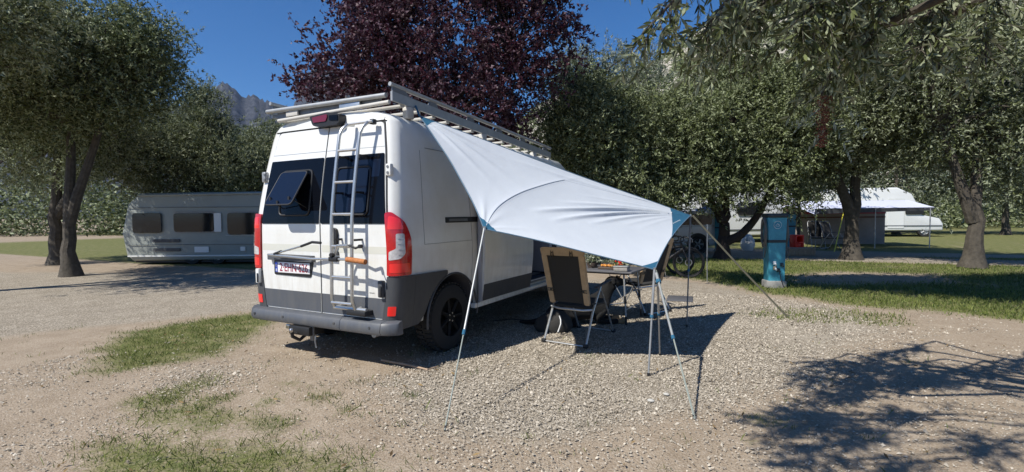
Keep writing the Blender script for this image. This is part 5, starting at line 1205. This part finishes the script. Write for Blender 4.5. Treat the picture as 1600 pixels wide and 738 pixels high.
# person by the post, in a pale red patterned top
c0 = dep(1229, 392, 20.5); pr = empty('person', (c0[0], c0[1], 0), VR+R(20), 'person in a pink and white top standing far off behind the blue post', 'person')
skin_mesh('body', [[((0, 0, .93), .12), ((0, 0, 1.12), .11), ((0, 0, 1.34), .13), ((0, 0, 1.47), .05), ((0, -.01, 1.60), .085), ((0, -.01, 1.68), .06)],
    [((0, 0, 1.34), .13), ((.19, 0, 1.36), .045), ((.24, .02, 1.12), .038), ((.22, -.10, .92), .028), ((.21, -.15, .86), .03)],
    [((0, 0, 1.34), .13), ((-.19, 0, 1.36), .045), ((-.24, .02, 1.12), .038), ((-.22, -.05, .90), .028), ((-.21, -.08, .82), .03)],
    [((0, 0, .93), .12), ((.09, 0, .85), .085), ((.10, -.02, .48), .055), ((.10, .0, .10), .036), ((.10, -.13, .03), .035)],
    [((0, 0, .93), .12), ((-.09, 0, .85), .085), ((-.11, -.01, .48), .055), ((-.12, .04, .10), .036), ((-.12, -.09, .03), .035)]], M['skin'], pr)
mm = MB(); mm.lathe([(.125, .95), (.14, 1.0), (.13, 1.15), (.155, 1.35), (.09, 1.46), (.06, 1.47)], n=20); mm.v = [(x*1.25, y*.85, z) for x, y, z in mm.v]; mm.build('shirt', mat('pink_pattern', (.75, .5, .5), .8, col2=(.5, .12, .12), nscale=14), pr)
mm = MB(); mm.lathe([(.15, .62), (.15, .75), (.135, .98)], n=20); mm.v = [(x*1.25, y, z) for x, y, z in mm.v]; mm.build('shorts', M['clad'], pr)
mm = MB(); mm.lathe([(.088, 1.60), (.095, 1.66), (.075, 1.72), (0, 1.745)], n=16); mm.build('hair', M['bark_dark'], pr)

# ------------------------------------------------------------------ bicycle behind the far sail corner
def bicycle():
    c = gnd(1076, 434); b = empty('bicycle', (c[0], c[1], 0), VR+R(166), 'nearest black bicycle, its front wheel and curved handlebar seen right of the sail', 'bicycle', 'black bicycles behind the dining table')
    WBk = 1.04; r = .345
    for x in (0, WBk):
        wv = empty('wheel', (x, 0, r)); wv.parent = b
        a = np.linspace(0, 2*math.pi, 41); MB().tube([(r*.955*math.cos(t), 0, r*.955*math.sin(t)) for t in a], .026, 8, cap=False).build('tyre', M['rubber'], wv)
        MB().tube([(r*.87*math.cos(t), 0, r*.87*math.sin(t)) for t in a], .013, 6, cap=False).build('rim', M['black'], wv)
        mm = MB(); mm.tube([(0, -.05, 0), (0, .05, 0)], .025, 8)
        for k in range(24):
            t = k*2*math.pi/24; mm.tube([(0, .03*(-1)**k, 0), (r*.87*math.cos(t), 0, r*.87*math.sin(t))], .0016, 3, cap=False)
        mm.build('hub_and_spokes', M['black'], wv)
        MB().lathe([(.06, -.035), (.08, -.035), (.08, -.032), (.06, -.032)], axis='Y', n=20).build('brake_disc', M['steel'], wv)
    bb = (.62, 0, .29); hd = (.17, 0, .80); hl = (.13, 0, .66); st = (.72, 0, .80)
    mm = MB(); mm.tube([hd, (.14, 0, .70), hl], .026, 10); mm.tube([hl, bb], .034, 10); mm.tube([hd, st], .02, 8); mm.tube([bb, st], .018, 8)
    for s in (-.05, .05): mm.tube([bb, (WBk, s, r)], .012, 6); mm.tube([st, (WBk, s, r)], .010, 6)
    mm.build('frame', M['black'], b)
    MB().tube([hl, (.10, .055, .58), (0, .055, r)], .016, 8).build('fork', M['black'], b); MB().tube([hl, (.10, -.055, .58), (0, -.055, r)], .016, 8).build('fork', M['black'], b)
    MB().tube([st, (.76, 0, .94)], .014, 8).build('seat_post', M['black'], b); mm = MB(); mm.box((.77, 0, .955), (.26, .11, .04), bev=.02); mm.build('saddle', M['black'], b)
    MB().tube([hd, (.18, 0, .90), (.10, 0, .93)], .015, 8).build('stem', M['black'], b)
    for s in (-1, 1): MB().tube([(.10, 0, .93), (.10, .18*s, .935), (.04, .21*s, .93), (-.03, .22*s, .88), (-.01, .225*s, .81), (.08, .23*s, .80)], .014, 8).build('drop_bar', M['black'], b)
    for s in (-1, 1): MB().tube([(-.0, .21*s, .92), (-.06, .215*s, .89), (-.05, .22*s, .82)], .009, 6).build('brake_lever', M['alu_dark'], b)
    mm = MB(); mm.lathe([(0, -.02), (.09, -.02), (.09, -.012), (0, -.012)], (.62, 0, .29), 'Y', 20); mm.tube([(.62, -.03, .29), (.70, -.06, .14)], .01, 6); mm.build('crankset', M['black'], b)
    MB().tube([(.55, .05, .27), (.50, .22, .0)], .009, 6).build('kickstand', M['black'], b)
    return b
bk1 = bicycle(); bk2 = copy_tree(bk1); p = gnd(1062, 429); bk2.location = (p[0], p[1], 0); bk2.rotation_euler = (0, 0, VR+R(176)); bk2['label'] = 'second black bicycle standing just behind and left of the other one'
c0 = gnd(1105, 441); th_ = empty('thin_pole', (c0[0], c0[1], 0), 0, 'thin pale pole standing on the lawn beyond the far sail corner', 'pole')
MB().tube([(0, 0, 0), (-.01, 0, .55)], .008, 8).build('lower_section', M['alu_dull'], th_); MB().tube([(-.01, 0, .55), (-.01, 0, 1.24)], .015, 8).build('upper_section', M['alu'], th_)

# ------------------------------------------------------------------ overhanging olive tree, trunk outside the frame at the right
tk_ = (7.3, -1.6, 0.)
oh = empty('overhanging_olive_tree', tk_, 0, 'olive tree whose leafy branches hang in from the upper right corner close to the camera', 'tree')
def rel2(p): return np.array(p)-np.array(tk_)
mm = MB(); mm.tube([rel2(p) for p in (tk_, (7.25, -1.5, .7), (7.1, -1.2, 1.6), (6.8, -.8, 2.6), (6.3, -.3, 3.4))], [.30, .2, .18, .15, .11], 12); mm.build('trunk', M['bark'], oh)
fork = np.array((6.8, -.8, 2.6))
def leaf3(P, D, L, W, curl):
    """bent narrow leaf: 8 verts, 4+ quads"""
    D = D/np.linalg.norm(D); s = np.cross(D, rng.normal(size=3)); s /= np.linalg.norm(s); n = np.cross(s, D)
    v = []
    for t, w_ in ((0, .05), (.3, .85), (.62, 1.0), (1.0, .04)):
        c = P+D*L*t+n*curl*L*t*t; v += [c-s*W*w_/2+n*W*.12*w_, c, c+s*W*w_/2+n*W*.12*w_]
    return v, [(3*k+i, 3*k+i+1, 3*k+4+i, 3*k+3+i) for k in range(3) for i in range(2)]
twV, twF, twT = [], [], []; near_leaf = []
twigs = MB()
def branch(a, b, nsub, sag, dens, lf=(.050, .085), spread=.38):
    a, b = np.array(a, float), np.array(b, float); L = np.linalg.norm(b-a); pts = []
    for i in range(9):
        t = i/8; p = a+(b-a)*t; p = p+np.array([0, 0, 1])*(math.sin(t*math.pi)*L*.10)+rng.normal(0, .015*L, 3)*(0 < i < 8); pts.append(p)
    twigs.tube([rel2(p) for p in pts], [.020*(1-.85*i/8) for i in range(9)], 6, cap=False)
    for k in range(nsub):
        t = rng.uniform(.35, 1.0); i = min(int(t*8), 7); p = pts[i]+(pts[i+1]-pts[i])*(t*8-i)
        d = rng.normal(0, .5, 3)+(b-a)/L*.5; d[2] -= sag; d /= np.linalg.norm(d); l = rng.uniform(.16, spread); q = [p]
        for j in range(1, 7): d = d+np.array([0, 0, -.10])+rng.normal(0, .07, 3); d /= np.linalg.norm(d); q.append(q[-1]+d*l/6)
        twigs.tube([rel2(x) for x in q], [.0035*(1-.7*j/6) for j in range(7)], 4, cap=False)
        m = int(dens*l*60)
        for j in range(m):
            t2 = rng.uniform(.1, 1)*6; i2 = min(int(t2), 5); pp_ = q[i2]+(q[i2+1]-q[i2])*(t2-i2); dd = (q[i2+1]-q[i2]); dd = dd/np.linalg.norm(dd)+rng.normal(0, .6, 3)
            v, f = leaf3(rel2(pp_), dd, rng.uniform(*lf), rng.uniform(.012, .019), rng.uniform(-.25, .3)); near_leaf.append((np.linalg.norm(pp_-CP), v, f))
BR = [((1130, -60, 2.6), (1010, 62, 2.5), 13), ((1100, -90, 2.9), (1045, 20, 2.8), 10), ((1250, -90, 2.7), (1105, 40, 2.6), 16), ((1240, -60, 2.9), (1080, 85, 3.2), 16), ((1330, -80, 3.0), (1170, 25, 2.9), 22),
      ((1350, -60, 2.8), (1240, 45, 2.8), 24), ((1400, -40, 3.0), (1290, 60, 2.9), 26), ((1450, -80, 3.1), (1350, 70, 3.0), 22), ((1500, -60, 3.2), (1440, 80, 3.0), 20), ((1560, -60, 3.4), (1540, 110, 3.2), 20),
      ((1260, -120, 3.4), (1190, -5, 3.3), 18), ((1330, -120, 3.6), (1260, 30, 3.5), 20), ((1220, 0, 3.2), (1130, 90, 3.4), 14), ((1380, 40, 3.4), (1290, 130, 3.4), 14), ((1100, -150, 3.2), (1000, -30, 3.0), 12), ((1200, -200, 3.0), (1120, -40, 2.9), 16)]
for (a, b, n_) in BR:
    pa, pb = dep(*a), dep(*b); twigs.tube([rel2(x) for x in limb_path(fork, pa, 6, .2)], [.05, .042, .035, .03, .026, .022, .018], 6, cap=False); branch(pa, pb, int(n_*(1.0 if b[0] < 1100 else 2.0)), .35, .95)
# crown parts that cast the dappled shade on the ground at the lower right
def caster(gx, gy, h): return np.array([gx-.33*h, gy-.80*h, h])
for (px, py, h, n_) in ((1245, 590, 3.1, 20), (1290, 620, 3.3, 22), (1230, 650, 3.2, 26), (1275, 660, 3.1, 28), (1200, 670, 3.3, 18), (1260, 700, 3.2, 26), (1330, 680, 3.3, 26), (1180, 655, 3.2, 12), (1290, 575, 3.0, 14), (1340, 600, 3.4, 22), (1400, 650, 3.4, 26), (1460, 600, 3.5, 22), (1520, 700, 3.4, 24), (1245, 730, 3.3, 16), (1380, 730, 3.3, 20)):
    g = gnd(px, py); t_ = caster(g[0], g[1], h); a = t_+(fork-t_)*.12+np.array([0, 0, .22])
    twigs.tube([rel2(x) for x in limb_path(fork, a, 5, .2)], [.012, .010, .009, .008, .007, .006], 6, cap=False); branch(a, t_, int(n_*1.6), .05, 1.0, spread=.34)
twigs.build('limbs', M['bark'], oh)
near_leaf.sort(key=lambda x: x[0]+(0 if True else 0))
def is_in(v):
    p = np.array(v[1])+np.array(tk_)-CP; z = p@_f; return z > .3 and abs(p@_r/z*F) < 800 and 0 < 369-p@_u/z*F < 738
vis = [q for q in near_leaf if is_in(q[1])]; rest_ = [q for q in near_leaf if not is_in(q[1])]
ind, rest_ = vis[:280], rest_+vis[280:]
for d_, v, f in ind:
    me = bpy.data.meshes.new('leaf'); me.from_pydata([tuple(p) for p in v], [], f); me.materials.append(M['olive']); me.polygons.foreach_set('use_smooth', [True]*len(f))
    at2 = me.attributes.new('tone', 'FLOAT', 'FACE'); at2.data.foreach_set('value', [float(rng.beta(2, 2.5))]*len(f))
    o = bpy.data.objects.new('leaf', me); COL.objects.link(o); o.parent = oh
V = np.array([p for q in rest_ for p in q[1]]); base_f = np.array(rest_[0][2]); Fq = (base_f[None]+12*np.arange(len(rest_))[:, None, None]).reshape(-1, 4)
fast_mesh('foliage', V, Fq, M['olive'], oh, {'tone': ('FACE', np.repeat(rng.beta(2, 2.5, len(rest_)), 6))}, smooth=True, kind='stuff')
mm = MB()
for (px, py) in ((1029, 12), (1034, 15), (1031, 21), (1040, 6), (1122, 24), (1121, 30)):
    p = rel2(dep(px, py, 2.5)); mm.lathe([(0, -.011), (.006, -.008), (.0085, 0), (.006, .008), (0, .011)], p, n=8)
mm.build('olives', M['post_dark'], oh, kind='stuff')
# pepper tree spray at the right edge
pe = dep(1300, 120, 3.2); ps = empty('pepper_tree', (pe[0]+1.6, pe[1]-.6, 0), 0, 'fern leaved tree branch with a hanging rust coloured seed cluster at the right', 'tree')
org = np.array((pe[0]+1.6, pe[1]-.6, 0)); mm = MB(); mm.tube([np.zeros(3), (-.05, 0, 1.2), (-.3, .1, 2.2), (-.8, .3, 2.75), dep(1330, 60, 3.3)-org, dep(1300, 110, 3.2)-org, dep(1283, 150, 3.2)-org], [.08, .07, .05, .03, .02, .012, .006], 8); mm.build('trunk', M['bark'], ps)
P = []; 
for k in range(900):
    t = rng.random(); P.append(dep(1289-6*t+rng.normal(0, 7*(1-.5*t)), 150+80*t, 3.2+rng.normal(0, .05))-org)
V, Fq, t = leaves(np.array(P), .014, .010); fast_mesh('seed_cluster', V, Fq, M['berry'], ps, {'tone': ('FACE', t)}, kind='stuff')
vs, fs = [], []
for (px, py, qx, qy) in ((1290, 160, 1245, 195), (1290, 190, 1238, 190), (1288, 210, 1262, 232), (1300, 130, 1265, 150), (1300, 180, 1330, 240), (1310, 140, 1350, 200)):
    a, b = dep(px, py, 3.2)-org, dep(qx, qy, 3.15)-org
    for k in range(13):
        t = .15+.85*k/12; c = a+(b-a)*t+np.array([0, 0, -.03*t*t])
        for s in (-1, 1):
            v, f = leaf3(c, (b-a)/np.linalg.norm(b-a)*.5+s*np.array([.3, .2, .55]), .055*(1.1-.5*t), .010, .1); n = len(vs); vs += v; fs += [tuple(i+n for i in q) for q in f]
o = fast_mesh('fern_leaves', np.array(vs), np.array(fs), M['olivefar'], ps, {'tone': ('FACE', rng.random(len(fs)))}, kind='stuff')

tree('tall_olive_tree', 'tall olive tree outside the frame at right whose high canopy shades the lawn', 'tree', None,
     [[(9.5, 4.5, 0), (9.2, 4.5, 1.5), (8.4, 4.5, 3.4), (6.8, 4.5, 5.0)], [(8.4, 4.5, 3.4), (7.6, 6.4, 5.2)]],
     [((1.0, 4.1, 6.3), (1.3, .8, .4)), ((2.6, 3.9, 6.2), (1.4, .9, .5)), ((4.2, 4.2, 6.0), (1.4, 1.3, .6)), ((5.8, 4.6, 6.0), (1.6, 1.8, .8)), ((7.8, 5.4, 6.0), (1.8, 1.8, .8))],
     75000, .12, .046, 'olive', 'bark', .22, clusters=210, csize=.5)
# ------------------------------------------------------------------ scrub on the hillside
def scrub(n):
    C = []
    H = bpy.data.objects['hillside'].data; co = np.empty(len(H.vertices)*3); H.vertices.foreach_get('co', co); co = co.reshape(-1, 3)
    idx = rng.integers(0, len(co), n); P = co[idx]+rng.normal(0, 1.0, (n, 3))*np.array([1.5, 1.5, .3]); s = rng.uniform(.8, 2.6, n)
    k = 26; pts = (P[:, None]+rng.normal(size=(n, k, 3))*s[:, None, None]*np.array([.5, .5, .45])+np.array([0, 0, .6])).reshape(-1, 3)
    V, Fq, t = leaves(pts, 1.05, .7); t = np.clip(.45*t+.5*np.repeat(rng.random(n), k), 0, 1)
    fast_mesh('hillside_bushes', V, Fq, M['olive2'], None, {'tone': ('FACE', t)}, kind='stuff', label='scrubby bushes and small trees covering the limestone hillside', cat='bushes')
scrub(4500)
# far hedge closing the camping lane
hx = []; 
for k in range(1500):
    px = rng.uniform(-100, 1750); D = rng.uniform(40, 52); p = dep(px, 330, D); p[2] = rng.uniform(0, 4.6+1.5*math.sin(px*.02)); hx.append(p)
hx = np.array(hx); pts = (hx[:, None]+rng.normal(size=(len(hx), 52, 3))*np.array([.9, .9, .7])).reshape(-1, 3)
V, Fq, t = leaves(pts, .33, .19); t = np.clip(.4*t+.5*np.repeat(rng.random(len(hx)), 52), 0, 1)
fast_mesh('far_hedge', V, Fq, M['olive2'], None, {'tone': ('FACE', t)}, kind='stuff', label='dense far off hedge and wood closing the end of the campsite', cat='hedge')
# ------------------------------------------------------------------ haze
hz = bpy.data.materials.new('haze'); hz.use_nodes = True; t = hz.node_tree; t.nodes.clear(); pv = t.nodes.new('ShaderNodeVolumePrincipled'); ho = t.nodes.new('ShaderNodeOutputMaterial')
pv.inputs['Color'].default_value = (.55, .70, .95, 1); pv.inputs['Density'].default_value = .00004; pv.inputs['Anisotropy'].default_value = .2; t.links.new(pv.outputs[0], ho.inputs['Volume'])
MB().box((0, 0, 620), (24000, 24000, 1300)).build('haze', hz, None, smooth=0, kind='stuff')
